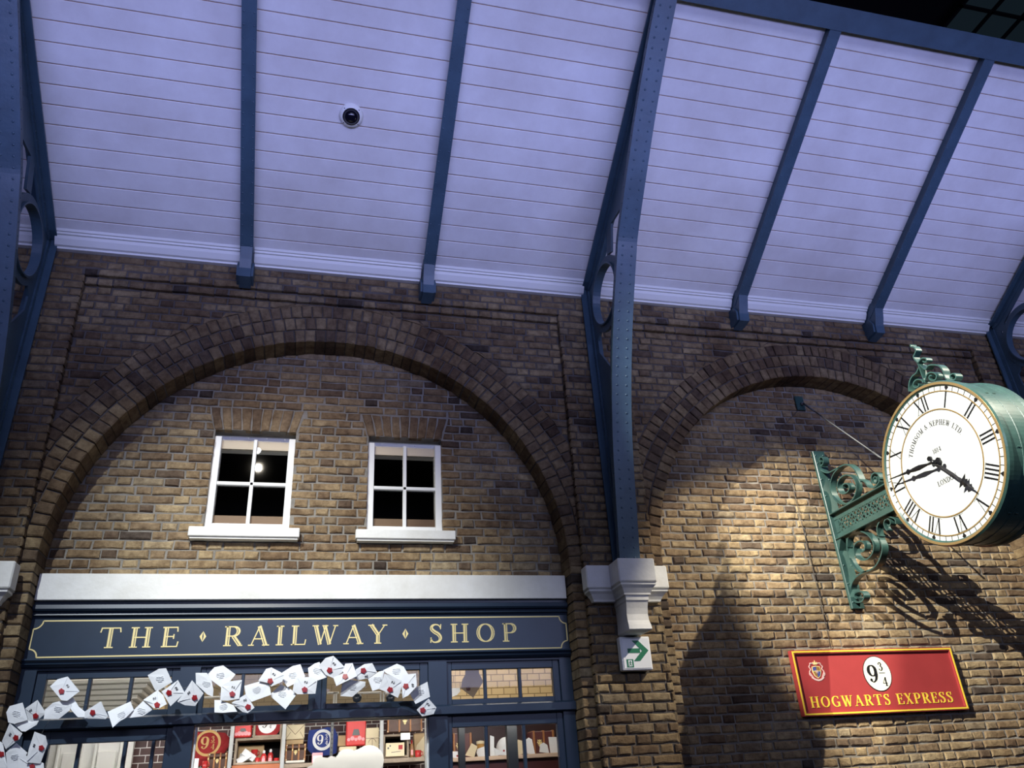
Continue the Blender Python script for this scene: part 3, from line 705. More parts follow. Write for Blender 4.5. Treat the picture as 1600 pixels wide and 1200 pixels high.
# ================================================================== HALL AROUND
m = MB(); m.box(-14, 18, -12, 14, FLOOR-.1, FLOOR); struct(m.build('floor', [mat('dark hall floor', (.05, .05, .055), .5)]))
m = MB(); m.box(-14, 18, -12, 14, 9.5, 9.6); struct(m.build('ceiling_hall', [DARK]), 'unlit black hall ceiling above the set roof')
m = MB(); m.box(-14, 18, -12.1, -12, FLOOR, 9.6); m.box(-14, 18, 14, 14.1, FLOOR, 9.6); m.box(-14.1, -14, -12, 14, FLOOR, 9.6); m.box(18, 18.1, -12, 14, FLOOR, 9.6); struct(m.build('wall_hall', [DARK]), 'black hall walls')
# faint gridded skylight high in the dark
def atz(x, y, Z): r = ray(x, y); return r*(Z/r.z)
root = bpy.data.objects.new('window_3', None); sc.collection.objects.link(root); c = atz(1572, 22, 9.3); root.location = c; struct(root, 'dim skylight far up in the dark behind the roof edge, top right')
m = MB(); xx, yy = c.x, c.y
m.box(xx-.75, xx+.75, yy-.55, yy+.55, 9.30, 9.31); m.build('pane', [mat('dim skylight glass', (.01, .015, .02), .4, emit=(.10, .18, .25), estr=.05)], root)
m = MB()
for q in (-.75, -.25, .25, .75): m.box(xx+q-.02, xx+q+.02, yy-.57, yy+.57, 9.26, 9.30)
for q in (-.55, 0, .55): m.box(xx-.77, xx+.77, yy+q-.02, yy+q+.02, 9.26, 9.30)
m.build('bars', [DARK], root)
# ================================================================== SHOPFRONT
t = thing('stone_lintel', (.12, 5.96, 1.36), 'long off white lintel above the navy shop sign, below the two small windows', 'lintel')
m = MB(); m.box(-1.737, 1.972, 5.905, 6.02, 1.366, 1.545, bev=.004); m.build('slab', [STONE], t)
shop = thing('shopfront', (.12, 5.96, FLOOR), 'navy blue painted shopfront with gold lettering under the left arch', 'shopfront')
XL, XR = -1.737, 1.975
def hprof(mb, prof, x0, x1, yb=6.02):
    pts = [(yb, prof[0][1])]+list(prof)+[(yb, prof[-1][1])]; n = len(pts)
    mb.add([(X, y, z) for X in (x0, x1) for y, z in pts], [(k, (k+1) % n, n+(k+1) % n, n+k) for k in range(n)] + [tuple(range(n)), tuple(range(2*n-1, n-1, -1))])
m = MB(); hprof(m, [(5.94, 1.366), (5.94, 1.345), (5.918, 1.338), (5.915, 1.312), (5.925, 1.300), (5.945, 1.296), (5.948, 1.284), (5.935, 1.281), (5.932, 1.272), (5.95, 1.268), (5.955, 1.25)], XL, XR); m.build('cornice', [NAVY], shop)
m = MB(); m.box(XL, XR, 5.955, 6.02, .998, 1.252); fas = m.build('fascia_board', [NAVY], shop)
m = MB(); hprof(m, [(5.95, 1.0), (5.928, .996), (5.92, .985), (5.935, .975), (5.94, .965), (5.928, .960), (5.945, .945), (5.96, .940)], XL, XR); m.build('lower_moulding', [NAVY], shop)
ff = wallfn(5.955)
m = MB(); bx0, bx1, bz0, bz1, rr, bw = -1.716, 1.962, 1.008, 1.240, .052, .0085
def border(m, x0, x1, z0, z1, r, w_, fn):
    P = []
    for cx, cz, a0 in ((x1, z1, 270), (x1, z0, 180), (x0, z0, 90), (x0, z1, 0)):
        for k in range(9):
            a = math.radians(a0-90*k/8) if False else math.radians(a0-90*k/8)
            P.append((cx+r*math.cos(a), cz+r*math.sin(a)))
    return P
seq = []
for cx, cz, a0, a1 in ((bx0, bz1, 270, 360), (bx1, bz1, 180, 270), (bx1, bz0, 90, 180), (bx0, bz0, 0, 90)):
    seq.append([(cx+rr*math.cos(math.radians(a0+(a1-a0)*k/8)), cz+rr*math.sin(math.radians(a0+(a1-a0)*k/8))) for k in range(9)])
for s_ in seq: m.ribbon2d(s_, [bw]*9, ff, 0, .0015)
for a, b in (((bx0+rr, bz1), (bx1-rr, bz1)), ((bx1, bz1-rr), (bx1, bz0+rr)), ((bx1-rr, bz0), (bx0+rr, bz0)), ((bx0, bz0+rr), (bx0, bz1-rr))):
    m.ribbon2d([a, b], [bw, bw], ff, 0, .0015)
m.build('gold_border', [GOLD], fas)
def fit_text(m, tx, fn, x0, x1, v0, H, sx, split=False, bold=1.0, h1=.002, mi=0):
    sp = ((x1-x0)/(H*sx)-sum(GL[c][0] for c in tx)+.04)/max(1, len(tx)-1)
    text(m, tx, fn, x0, v0, H, sx, sp, 0, h1, split, mi, bold)
m = MB()
for tx, a, b in (('THE', -1.305, -.818), ('RAILWAY', -.522, .590), ('SHOP', .905, 1.562)):
    m = MB(); fit_text(m, tx, ff, a, b, 1.060, .132, 1.12, True, 1.32); m.build('gold_lettering', [GOLD], fas)
for cx in (-.658, .730):
    m = MB(); m.prism([(cx-.022, 1.126), (cx, 1.090), (cx-.004, 1.126), (cx, 1.162)], ff, 0, .002); m.prism([(cx+.022, 1.126), (cx, 1.162), (cx+.005, 1.126), (cx, 1.090)], ff, 0, .002)
    m.build('gold_diamond', [GOLD], fas)
# posts and rails
m = MB(); YF = 5.962
for a, b in ((XL, -1.645), (-.775, -.647), (.898, 1.030), (1.886, XR)):
    m = MB(); m.box(a, b, YF, 6.04, FLOOR, .945); m.build('post', [NAVY], shop)
m = MB(); hprof(m, [(YF, .637), (5.945, .632), (5.925, .622), (5.925, .572), (5.94, .565), (YF, .562)], XL, XR, 6.04); m.build('transom_rail', [NAVY], shop)
for a, b in ((-1.645, -.775), (-.647, .898), (1.03, 1.886)):
    m = MB(); m.box(a, b, YF+.004, 6.04, .926, .95); m.build('top_rail', [NAVY], shop)
def sash(x0, x1, z0, z1, gx0, gx1, gz0, gz1, bars, name, y=5.985, hb=()):
    m = MB()
    m.box(x0, gx0, y, 6.03, z0, z1, bev=.003); m.box(gx1, x1, y, 6.03, z0, z1, bev=.003); m.box(gx0-.001, gx1+.001, y, 6.03, gz1, z1, bev=.003); m.box(gx0-.001, gx1+.001, y, 6.03, z0, gz0, bev=.003)
    for b in bars: m.box(b-.011, b+.011, y+.004, 6.025, gz0-.002, gz1+.002, bev=.003)
    for b in hb: m.box(gx0-.002, gx1+.002, y+.005, 6.025, b-.011, b+.011, bev=.003)
    s_ = m.build(name, [NAVY], shop)
    g = MB(); g.box(gx0-.01, gx1+.01, 6.012, 6.015, gz0-.01, gz1+.01); g.build('pane', [GLASSS], s_)
sash(-1.645, -.775, .637, .926, -1.585, -.828, .672, .876, (-1.327, -1.075), 'transom_window')
sash(-.647, .115, .637, .926, -.612, .07, .672, .880, (-.371, ), 'transom_window')
sash(.150, .898, .637, .926, .190, .838, .672, .880, (.39, .62)[:0], 'transom_window')
m = MB(); m.box(.113, .152, YF+.01, 6.03, .63, .93); m.build('mullion', [NAVY], shop)
sash(1.030, 1.886, .637, .926, 1.070, 1.835, .672, .873, (1.318, 1.580), 'transom_window')
sash(-1.645, -.775, FLOOR, .566, -1.495, -.815, -1.0, .486, (-1.322, -1.052, -.885), 'door_leaf')
sash(1.030, 1.886, -1.1, .566, 1.066, 1.838, -1.0, .486, (1.311, 1.588), 'side_window')
m = MB(); m.box(-.640, -.628, 5.99, 6.03, -1.0, .566); m.box(.886, .898, 5.99, 6.03, -1.0, .566); m.box(-.64, .898, 5.985, 6.03, .556, .566); s_ = m.build('display_window', [WHITE], shop)
g = MB(); g.box(-.628, .886, 6.012, 6.015, -1.0, .556); g.build('pane', [GLASSS], s_)
for a, b in ((-.64, .898), (1.03, 1.886)):
    m = MB(); m.box(a, b, 5.97, 6.05, FLOOR, -1.1); m.build('stall_riser', [NAVY], shop)
# ------------------------------------------------------------------ shop interior
def brickshader(name, c1, c2, mortar, bw_, rh, ms):
    m = bpy.data.materials.new(name); m.use_nodes = True; nt = m.node_tree; n = nt.nodes; L = nt.links; b = n['Principled BSDF']; b.inputs['Roughness'].default_value = .5
    tc = n.new('ShaderNodeTexCoord'); sx_ = n.new('ShaderNodeSeparateXYZ'); cm = n.new('ShaderNodeCombineXYZ'); br = n.new('ShaderNodeTexBrick')
    ad = n.new('ShaderNodeMath'); ad.operation = 'ADD'
    L.new(tc.outputs['Object'], sx_.inputs[0]); L.new(sx_.outputs[0], ad.inputs[0]); L.new(sx_.outputs[1], ad.inputs[1]); L.new(ad.outputs[0], cm.inputs[0]); L.new(sx_.outputs[2], cm.inputs[1]); L.new(cm.outputs[0], br.inputs['Vector'])
    br.inputs['Color1'].default_value = (*c1, 1); br.inputs['Color2'].default_value = (*c2, 1); br.inputs['Mortar'].default_value = (*mortar, 1)
    br.inputs['Scale'].default_value = 1; br.inputs['Mortar Size'].default_value = ms; br.inputs['Brick Width'].default_value = bw_; br.inputs['Row Height'].default_value = rh
    L.new(br.outputs['Color'], b.inputs['Base Color']); return m
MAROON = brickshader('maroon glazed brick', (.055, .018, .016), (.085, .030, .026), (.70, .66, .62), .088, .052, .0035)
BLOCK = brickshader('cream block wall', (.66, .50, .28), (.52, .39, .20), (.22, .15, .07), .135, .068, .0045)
m = MB(); m.box(-1.22, 1.35, 7.02, 7.06, FLOOR, .735); struct(m.build('wall_display', [MAROON]), 'maroon brick display wall with white joints inside the shop')
m = MB(); m.box(-3.2, 3.6, 8.8, 8.85, FLOOR, 2.0); struct(m.build('wall_shop_back', [BLOCK]), 'cream block wall at the back of the shop')
m = MB(); m.box(at(262, 1070, 8.2).x, at(668, 1070, 8.2).x, 8.2, 8.25, FLOOR, 2.0); struct(m.build('wall_shop_bulkhead', [brickshader('dull tan block', (.26, .20, .12), (.22, .17, .10), (.12, .09, .05), .135, .068, .0025)]), 'duller tan block wall behind the middle transom window')  # a separate wall, its blocks duller in their own colour
m = MB(); m.box(-3.2, -3.15, 6.27, 8.8, FLOOR, 2.0); m.box(3.55, 3.6, 6.27, 8.8, FLOOR, 2.0); struct(m.build('wall_shop_side', [CREAM]))
m = MB(); m.box(-3.2, 3.6, 6.27, 8.85, 2.0, 2.03); struct(m.build('ceiling_shop', [WHITE]))
m = MB()
a = at(66, 1070, 7.4).x; b = at(205, 1075, 7.4).x; zt = at(140, 1068, 7.4).z; zb = at(140, 1112, 7.4).z; hh = zt-zb
for k in range(6):
    z0 = zb+hh*k/6; o_ = .03*k; m.box(a-.5, b+o_*1.2, 7.40-o_*1.5, 7.9, z0+.004, z0+hh/6, bev=.004)
m.box(a-.5, b-.03, 7.45, 7.9, FLOOR, zb); m.box(a-.5, b+.2, 7.22, 7.9, zt, zt+.02)
m.build('door_surround', [WHITE]); tag(bpy.data.objects['door_surround'], 'white stepped cornice and pilaster seen through the left transom window', 'door surround')
# white panelled door seen through the left glass
t = thing('panelled_door', (-1.6, 6.9, FLOOR), 'white panelled door behind the glass of the navy door at the left', 'door')
m = MB(); x0 = at(76, 1190, 6.9).x; x1 = at(205, 1190, 6.9).x
m.box(x0-.3, x1, 6.90, 6.94, FLOOR, .62); m.build('leaf', [WHITE], t)
for px0, px1 in ((95, 116), (150, 180)):
    m = MB(); m.box(at(px0, 1190, 6.88).x, at(px1, 1190, 6.88).x, 6.875, 6.9, FLOOR+.2, .50, bev=.01); m.build('raised_panel', [WHITE], t)
for px0 in (88, 122, 146, 186):
    m = MB(); xx = at(px0, 1190, 6.87).x; m.box(xx-.012, xx+.012, 6.862, 6.90, FLOOR, .58, bev=.006); m.build('moulding', [WHITE], t)
# display shelving
YS = 6.55
def bx(x0, y0, x1, y1, D): # pixel box on plane y=D -> x0,x1,z0,z1
    ym = (y0+y1)/2; xm = (x0+x1)/2
    return at(x0, ym, D).x, at(x1, ym, D).x, at(xm, y1, D).z, at(xm, y0, D).z
unit = thing('display_shelving', (.15, 6.7, FLOOR), 'grey steel and timber shelving unit behind the display window', 'shelving')
for px_ in (361, 442.5, 519, 596, 667):
    m = MB(); x = at(px_, 1165, YS).x; hw = .014 if px_ != 519 else .011
    m.box(x-hw, x+hw, YS-.01 if px_ != 519 else YS+.1, YS+.03 if px_ != 519 else YS+.13, FLOOR, .73, bev=.003)
    if px_ == 519:
        for k in range(20): m.box(x-.003, x+.003, YS+.097, YS+.1, .70-k*.03, .712-k*.03, 1)
    m.build('upright', [GREYST if px_ != 519 else GREYDK, BLACK], unit)
def plank_(x0, y0, x1, y1, D, dep, mt=WOODG):
    a, b, z0, z1 = bx(x0, y0, x1, y1, D); m = MB(); m.box(a, b, D, D+dep, z0, z1, bev=.003); m.build('shelf_board', [mt], unit); return z1
SH1 = plank_(443, 1192, 519, 1199, YS+.02, .40); plank_(519, 1192, 597, 1200, YS+.02, .40); SH2 = plank_(598, 1184, 667, 1191, YS+.02, .40)
plank_(302, 1201, 360, 1207, YS+.02, .40)
plank_(362, 1194.5, 441, 1203, YS+.02, .40, mat('orange brown board', (.42, .13, .05), .5))
# --- item builders; each rests on a shelf
def crate(name, x0, y0, x1, y1, D, dep, label, th=.016):
    a, b, z0, z1 = bx(x0, y0, x1, y1, D); t = thing(name, ((a+b)/2, D+dep/2, z0), label, 'crate', 'open timber crates in the display window')
    for q in (a, b-th):
        m = MB(); m.box(q, q+th, D, D+dep, z0, z1, bev=.002); m.build('side_board', [WOODG], t)
    m = MB(); m.box(a+th, b-th, D, D+dep, z0, z0+th, bev=.002); m.build('base_board', [WOODG], t)
    m = MB(); m.box(a+th, b-th, D, D+dep, z1-th, z1, bev=.002); m.build('top_board', [WOODG], t)
    m = MB(); m.box(a+th, b-th, D+dep-.01, D+dep, z0+th, z1-th); m.build('back_board', [DARK], t)
    return a+th, b-th, z0+th, z1-th
crate('timber_crate', 366, 1152.5, 441, 1194, YS+.03, .26, 'open weathered timber crate holding red bottles and mugs, below the crate with the red plate')
crate('timber_crate', 396, 1118, 441, 1152, YS+.03, .26, 'open weathered timber crate holding the round red and white plate')
crate('timber_crate', 598.5, 1147, 639, 1184, YS+.05, .24, 'dark open crate with a cream stamped envelope in front, under the large trunk')
def nine(m, cx, cz, s, fn, mi=0, h=.002):
    text(m, '9', fn, cx-.80*s, cz-.55*s, 1.15*s, 1.0, 0, 0, h, False, mi, 1.1)
    text(m, '3', fn, cx+.20*s, cz+.12*s, .52*s, 1.0, 0, 0, h, False, mi, 1.25)
    text(m, '4', fn, cx+.24*s, cz-.62*s, .52*s, 1.0, 0, 0, h, False, mi, 1.25)
    m.ribbon2d([(cx+.18*s, cz+.02*s), (cx+.60*s, cz+.02*s)], [.04*s]*2, fn, 0, h, mi=mi)
def emblem(m, cx, cz, s, fn, mi=0):   # small ornamental brass shield
    P = [(-.5, .75), (-.2, .55), (0, .8), (.2, .55), (.5, .75), (.45, .3), (.7, .1), (.45, -.1), (.42, -.5), (0, -.95), (-.42, -.5), (-.45, -.1), (-.7, .1), (-.45, .3)]
    m.prism([(cx+u*s*.62, cz+v*s*.62) for u, v in P], fn, 0, .004, mi)
    for u in (-.17, .17):
        for v in (.15, -.28): disc(m, fn, cx+u*s, cz+v*s, .075*s, 0, .0045, 10, mi+1)
def trunk(x0, y0, x1, y1, D, label, nst=4, dep=.075, lift=0):
    a, b, z0, z1 = bx(x0, y0, x1, y1, D); t = thing('leather_trunk', ((a+b)/2, D+dep/2, z0), label, 'trunk', 'brown leather trunks on the shelves'); W_ = b-a; H_ = z1-z0
    m = MB(); m.box(a, b, D, D+dep, z0, z0+H_*.68, bev=.006); m.build('body', [TRUNK], t)
    m = MB(); m.box(a-.002, b+.002, D-.002, D+dep, z0+H_*.70, z1, bev=.008); m.build('lid', [TRUNK], t)
    for k in range(nst):
        xx = a+W_*(.03+.94*k/(nst-1)) if nst > 2 else a+W_*(.25+.5*k)
        m = MB(); m.box(xx-.006, xx+.006, D-.006, D+dep+.001, z0-.001, z1+.003, bev=.002); m.box(xx-.004, xx+.004, D-.009, D-.005, z0+H_*.6, z0+H_*.72, 1); m.build('strap', [STRAP, GOLD], t)
    m = MB(); emblem(m, (a+b)/2, z0+H_*.5, H_*.30, wallfn(D-.003)); m.build('emblem', [GOLD, TRUNK], t)
    for xx in (a, b):
        for zz in (z0, z1):
            m = MB(); m.dome((xx+(.006 if xx == a else -.006), D-.002, zz+(.006 if zz == z0 else -.006)), (0, -1, 0), .008); m.build('corner_cap', [KRAFTL], t)
trunk(324.5, 1177, 354, 1201, YS+.10, 'small brown leather trunk with brass emblem in front of the crimson shirt')
trunk(446, 1163, 477.5, 1188, YS+.10, 'small brown leather trunk with brass emblem below the kraft envelope')
trunk(605, 1110, 660, 1143.5, YS+.08, 'large brown leather trunk with tan straps at the upper right of the display window', 4)
def boxitem(name, x0, y0, x1, y1, D, dep, mt, label, cat, extra=None, bev=.004, group=None):
    a, b, z0, z1 = bx(x0, y0, x1, y1, D); t = thing(name, ((a+b)/2, D+dep/2, z0), label, cat, group)
    m = MB(); m.box(a, b, D, D+dep, z0, z1, bev=bev); m.build('body', [mt], t)
    if extra: extra(t, a, b, z0, z1, D)
    return t
def flaplines(t, a, b, z0, z1, D):
    m = MB(); fn = wallfn(D); c = ((a+b)/2, z0+(z1-z0)*.32)
    for p in ((a, z1), (b, z1)): m.ribbon2d([p, c], [.003]*2, fn, 0, .002)
    for p in ((a, z0), (b, z0)): m.ribbon2d([p, ((p[0]+c[0])/2, (z0+z1)/2)], [.0025]*2, fn, 0, .002)
    m.build('flap_edges', [TRUNK], t)
boxitem('kraft_envelope', 447, 1132, 476, 1155, YS+.12, .02, KRAFTL, 'cream envelope with crossed flaps standing above a small trunk', 'envelope', flaplines)
boxitem('kraft_box', 447, 1155.5, 474, 1163, YS+.14, .1, KRAFT, 'dull brown box between the cream envelope and the trunk', 'box')
boxitem('white_box', 446, 1188, 476, 1192, YS+.08, .14, mat('white carton', (.7, .68, .62), .6), 'flat white box under the small middle trunk', 'box')
boxitem('kraft_box', 528, 1149, 541, 1166, YS+.16, .08, KRAFT, 'upright brown kraft box left of the red bag', 'box')
boxitem('kraft_box', 530, 1166.5, 557, 1173, YS+.10, .12, KRAFTL, 'flat cream box behind the pale scalloped board', 'box')
boxitem('kraft_box', 528, 1173.5, 560, 1192, YS+.10, .12, KRAFT, 'brown box under the flat cream box behind the scalloped board', 'box')
def tie(t, a, b, z0, z1, D):
    m = MB(); fn = wallfn(D); xm, zm = (a+b)/2, (z0+z1)/2
    m.ribbon2d([(a, zm), (b, zm)], [.003]*2, fn, 0, .002); m.ribbon2d([(xm, z0), (xm, zm)], [.003]*2, fn, 0, .002)
    for s_ in (-1, 1): m.ribbon2d([(xm, zm), (xm+s_*.02, zm-.012), (xm+s_*.03, zm-.03)], [.003]*3, fn, 0, .002)
    m.build('string', [TRUNK], t)
boxitem('wrapped_parcel', 571.5, 1137, 592, 1170, YS+.10, .07, KRAFTL, 'cream paper parcel tied with string, right of the red bag', 'parcel', tie)
boxitem('wrapped_parcel', 572, 1170, 594, 1192, YS+.09, .10, KRAFTL, 'lower cream parcel partly hidden behind the scalloped board', 'parcel')
def bag_art(t, a, b, z0, z1, D):
    m = MB(); fn = wallfn(D); W_ = b-a; H_ = z1-z0
    for k in range(5): disc(m, fn, a+W_*(.14+.18*k), z0+H_*(.22+.04*(k % 2)), .012+.004*(k % 2), 0, .002, 10)
    m.build('pink_cloud_print', [PINK], t)
    m = MB(); m.prism([(a+W_*.3, z0+H_*.36), (a+W_*.7, z0+H_*.36), (a+W_*.62, z0+H_*.58), (a+W_*.38, z0+H_*.58)], fn, 0, .002); m.build('grey_print', [GREYDK], t)
boxitem('gift_bag', 541, 1121, 572, 1165, YS+.12, .07, REDB, 'bright red gift bag with a pink cloud print', 'bag', bag_art, bev=.008)
boxitem('gift_bag', 366, 1128, 393.5, 1152, YS+.06, .07, REDB, 'bright red gift bag standing on the crate, left of the round plate', 'bag', bag_art, bev=.008)
def kraftfold(t, a, b, z0, z1, D):
    m = MB(); m.prism([(a, z0), (b, z0), (b, z1), (a+(b-a)*.2, z0+(z1-z0)*.5)], wallfn(D), 0, .004); m.build('folded_front', [KRAFTL], t)
boxitem('kraft_bag', 647, 1145, 667, 1184, YS+.18, .06, KRAFT, 'brown paper bag at the right end of the display shelf', 'bag', kraftfold)
def stamp(t, a, b, z0, z1, D):
    m = MB(); fn = wallfn(D); W_ = b-a; H_ = z1-z0
    m.prism([(a+W_*.68, z0+H_*.5), (a+W_*.9, z0+H_*.5), (a+W_*.9, z0+H_*.82), (a+W_*.68, z0+H_*.82)], fn, 0, .002); m.build('stamp', [WAX], t)
    m = MB(); disc(m, fn, a+W_*.24, z0+H_*.78, .006, 0, .002, 12); disc(m, fn, a+W_*.14, z0+H_*.62, .007, 0, .002, 12)
    m.ribbon2d([(a+W_*.3, z0+H_*.3), (a+W_*.8, z0+H_*.36)], [.004]*2, fn, 0, .002); m.build('postmark', [GREYDK], t)
boxitem('stamped_envelope', 602.5, 1160.5, 632, 1182, YS+.035, .012, KRAFTL, 'cream stamped envelope leaning on the dark crate', 'envelope', stamp)
boxitem('price_card', 626, 1145, 641, 1156, YS+.02, .006, PAPER, 'small white card tilted on the crate below the large trunk', 'card')
boxitem('price_card', 487.5, 1176, 504, 1192, YS+.03, .01, PINK, 'pink edged card in front of the blue shirt', 'card', lambda t, a, b, z0, z1, D: MB().box(a+.008, b-.004, D-.002, D, z0, z1-.02).build('white_face', [PAPER], t))
boxitem('price_card', 301, 1185, 310, 1201, YS+.05, .01, PAPER, 'small white card at the left end of the display window', 'card')
boxitem('kraft_box', 371.5, 1164.5, 412, 1192, YS+.20, .06, KRAFT, 'brown kraft box at the back of the lower crate', 'box')
# white papers in the crate
p = bx(371, 1176, 400, 1193, YS+.06); m = MB()
for k, (dx, dz, an) in enumerate(((0, 0, -.5), (.03, .02, .6), (.015, .008, .1))):
    M_ = Matrix.Translation(((p[0]+p[1])/2+dx-.02, YS+.08+.012*k, p[2]+.035+dz)) @ Matrix.Rotation(an, 4, 'Y') @ Matrix.Rotation(-.5, 4, 'X'); m.box(-.05, .05, -.003, .003, -.022, .026, M=M_)
o = m.build('paper_stack', [PAPER]); tag(o, 'loose white and cream papers heaped in the lower crate', 'papers')
def vessel(kind, x0, y0, x1, y1, D, mt, label, capm=None):
    a, b, z0, z1 = bx(x0, y0, x1, y1, D); xm = (a+b)/2; r = (b-a)/2; H_ = z1-z0
    t = thing(kind, (xm, D+r, z0), label, 'bottle' if 'bottle' in kind else 'mug', 'red bottles and mugs in the display'); f_ = lambda h, p_, q_: (xm+p_, D+r+q_, z0+h)
    m = MB()
    if 'bottle' in kind:
        m.lathe([(0, 0), (0, r*.95), (.004, r), (H_*.55, r), (H_*.68, r*.8), (H_*.78, r*.42), (H_*.80, 0)], f_, 16); m.build('body', [mt], t)
        m = MB(); m.lathe([(H_*.78, r*.36), (H_*.84, r*.45), (H_*.93, r*.45), (H_, r*.2), (H_, 0)], f_, 12); m.build('cap', [capm or PAPER], t)
        m = MB(); m.box(xm-r*.5, xm+r*.5, D-.003, D+.004, z0+H_*.12, z0+H_*.42); m.build('label', [PINK], t)
    else:
        m.lathe([(0, 0), (0, r*.85), (.004, r*.9), (H_, r), (H_, r*.88), (.008, r*.78), (.008, 0)], f_, 18); m.build('cup', [mt], t)
        m = MB(); m.tube([(xm+r*.85, D+r, z0+H_*.8), (xm+r*1.45, D+r, z0+H_*.75), (xm+r*1.5, D+r, z0+H_*.35), (xm+r*.85, D+r, z0+H_*.22)], .004, 6); m.build('handle', [mt], t)
BT = mat('red glass bottle', (.45, .03, .03), .2)
vessel('red_bottle', 407, 1172, 416.5, 1194, YS+.05, BT, 'red bottle with a pale cap, left of the pair in the lower crate')
vessel('red_bottle', 417.5, 1170, 427, 1194, YS+.08, BT, 'red bottle with a pale cap, right of the pair in the lower crate')
vessel('red_mug', 392, 1171, 402.5, 1183, YS+.12, BT, 'red mug balanced above the papers in the lower crate')
vessel('red_mug', 398, 1183.5, 406, 1194, YS+.05, BT, 'red mug standing left of the two bottles')
vessel('red_mug', 427.5, 1184, 436, 1194, YS+.06, BT, 'red mug standing right of the two bottles')
vessel('red_mug', 315, 1189, 324, 1201, YS+.05, BT, 'red mug in front of the crimson shirt')
vessel('red_mug', 649, 1172, 659, 1183, YS+.06, BT, 'red mug beside the brown paper bag at the right')
vessel('red_bottle', 640.5, 1156, 647, 1183, YS+.07, mat('gold bottle', (.25, .12, .04), .35), 'slim gold and red bottle right of the dark crate', BT)
# folded shirts
def shirt(name, poly, D, mt, ringm, cx, cy, rpx, label, ringfill=False):
    t = thing(name, at(cx, cy+25, D), label, 'shirt'); m = MB(); P = [at(x, y, D) for x, y in poly]; n = len(P); c = sum(P, Vector())/n
    vs = [(p.x, p.y, p.z) for p in P]+[(p.x, p.y+.03, p.z) for p in P]+[((p.x+c.x*.6)/1.6, p.y-.012-.006*(i % 2), (p.z+c.z*.6)/1.6) for i, p in enumerate(P)]+[(c.x, c.y-.012, c.z)]
    fs = [(i, (i+1) % n, n+(i+1) % n, n+i) for i in range(n)]+[tuple(range(n, 2*n))]+[(i, (i+1) % n, 2*n+(i+1) % n, 2*n+i) for i in range(n)]+[(2*n+i, 2*n+(i+1) % n, 3*n) for i in range(n)]
    m.add(vs, fs); m.build('cloth', [mt], t)
    c2 = at(cx, cy, D-.018); r = (at(cx+rpx, cy, D-.018)-c2).x; fn = wallfn(D-.019)
    m = MB(); ringmesh(m, fn, c2.x, c2.z, r*.80 if not ringfill else r*.72, r, -.002, .002, 40); nine(m, c2.x+r*.06, c2.z, r*.80, fn); m.build('round_print', [ringm], t)
shirt('folded_shirt', [(306, 1144), (330, 1143), (352, 1145), (358, 1152), (357, 1166), (350, 1178), (338, 1190), (300, 1200), (302, 1170)], YS+.20, REDC, mat('gold print', (.55, .33, .10), .5), 325, 1161, 20, 'crimson shirt with a round gold print hanging at the left of the display')
shirt('folded_shirt', [(483, 1141), (500, 1139), (512, 1136), (523, 1138), (528, 1150), (526, 1176), (516, 1180), (490, 1182), (480, 1170), (481, 1152)], YS+.20, BLUEC, PAPER, 504, 1156, 15.5, 'royal blue shirt with a round white print in the middle of the display', True)
# red plate with number
t = thing('round_plate', at(418, 1152, YS+.1), 'red and white round plate standing in the upper crate', 'plate'); c2 = at(418, 1131, YS+.08); fn = wallfn(YS+.08)
m = MB(); disc(m, fn, c2.x, c2.z, .102, -.01, 0, 36); m.build('rim', [REDC], t)
m = MB(); disc(m, fn, c2.x, c2.z, .066, 0, .003, 36); m.build('face', [PAPER], t)
m = MB(); nine(m, c2.x, c2.z, .05, wallfn(YS+.077)); m.build('number', [TRUNK], t)
# pale scalloped board standing in the window
P = []
for cx, cy, r, a0, a1 in ((489, 1210, 14, 180, 95), (500, 1193, 11, 150, 60), (519, 1190, 9, 140, 50), (543, 1190, 20, 165, 60), (577, 1187, 23, 130, -20), (586, 1215, 16, 60, 0)):
    for k in range(9):
        a = math.radians(a0+(a1-a0)*k/8); P.append((cx+r*math.cos(a), cy-r*math.sin(a)))
P += [(601, 1260), (475, 1260)]
DB = 6.25; m = MB(); pts = [at(x, y, DB) for x, y in P]; m.prism([(p.x, p.z) for p in pts], wallfn(DB), -.02, 0)
zb_ = at(540, 1258, DB).z; m.box(at(530, 1200, DB).x-.02, at(530, 1200, DB).x+.02, DB+.02, DB+.05, FLOOR, zb_+.1)
m.box(at(530, 1200, DB).x-.2, at(530, 1200, DB).x+.2, DB-.1, DB+.15, FLOOR, FLOOR+.02)
o = m.build('scalloped_board', [BOARD]); tag(o, 'pale grey cloud shaped board standing in the display window', 'board')
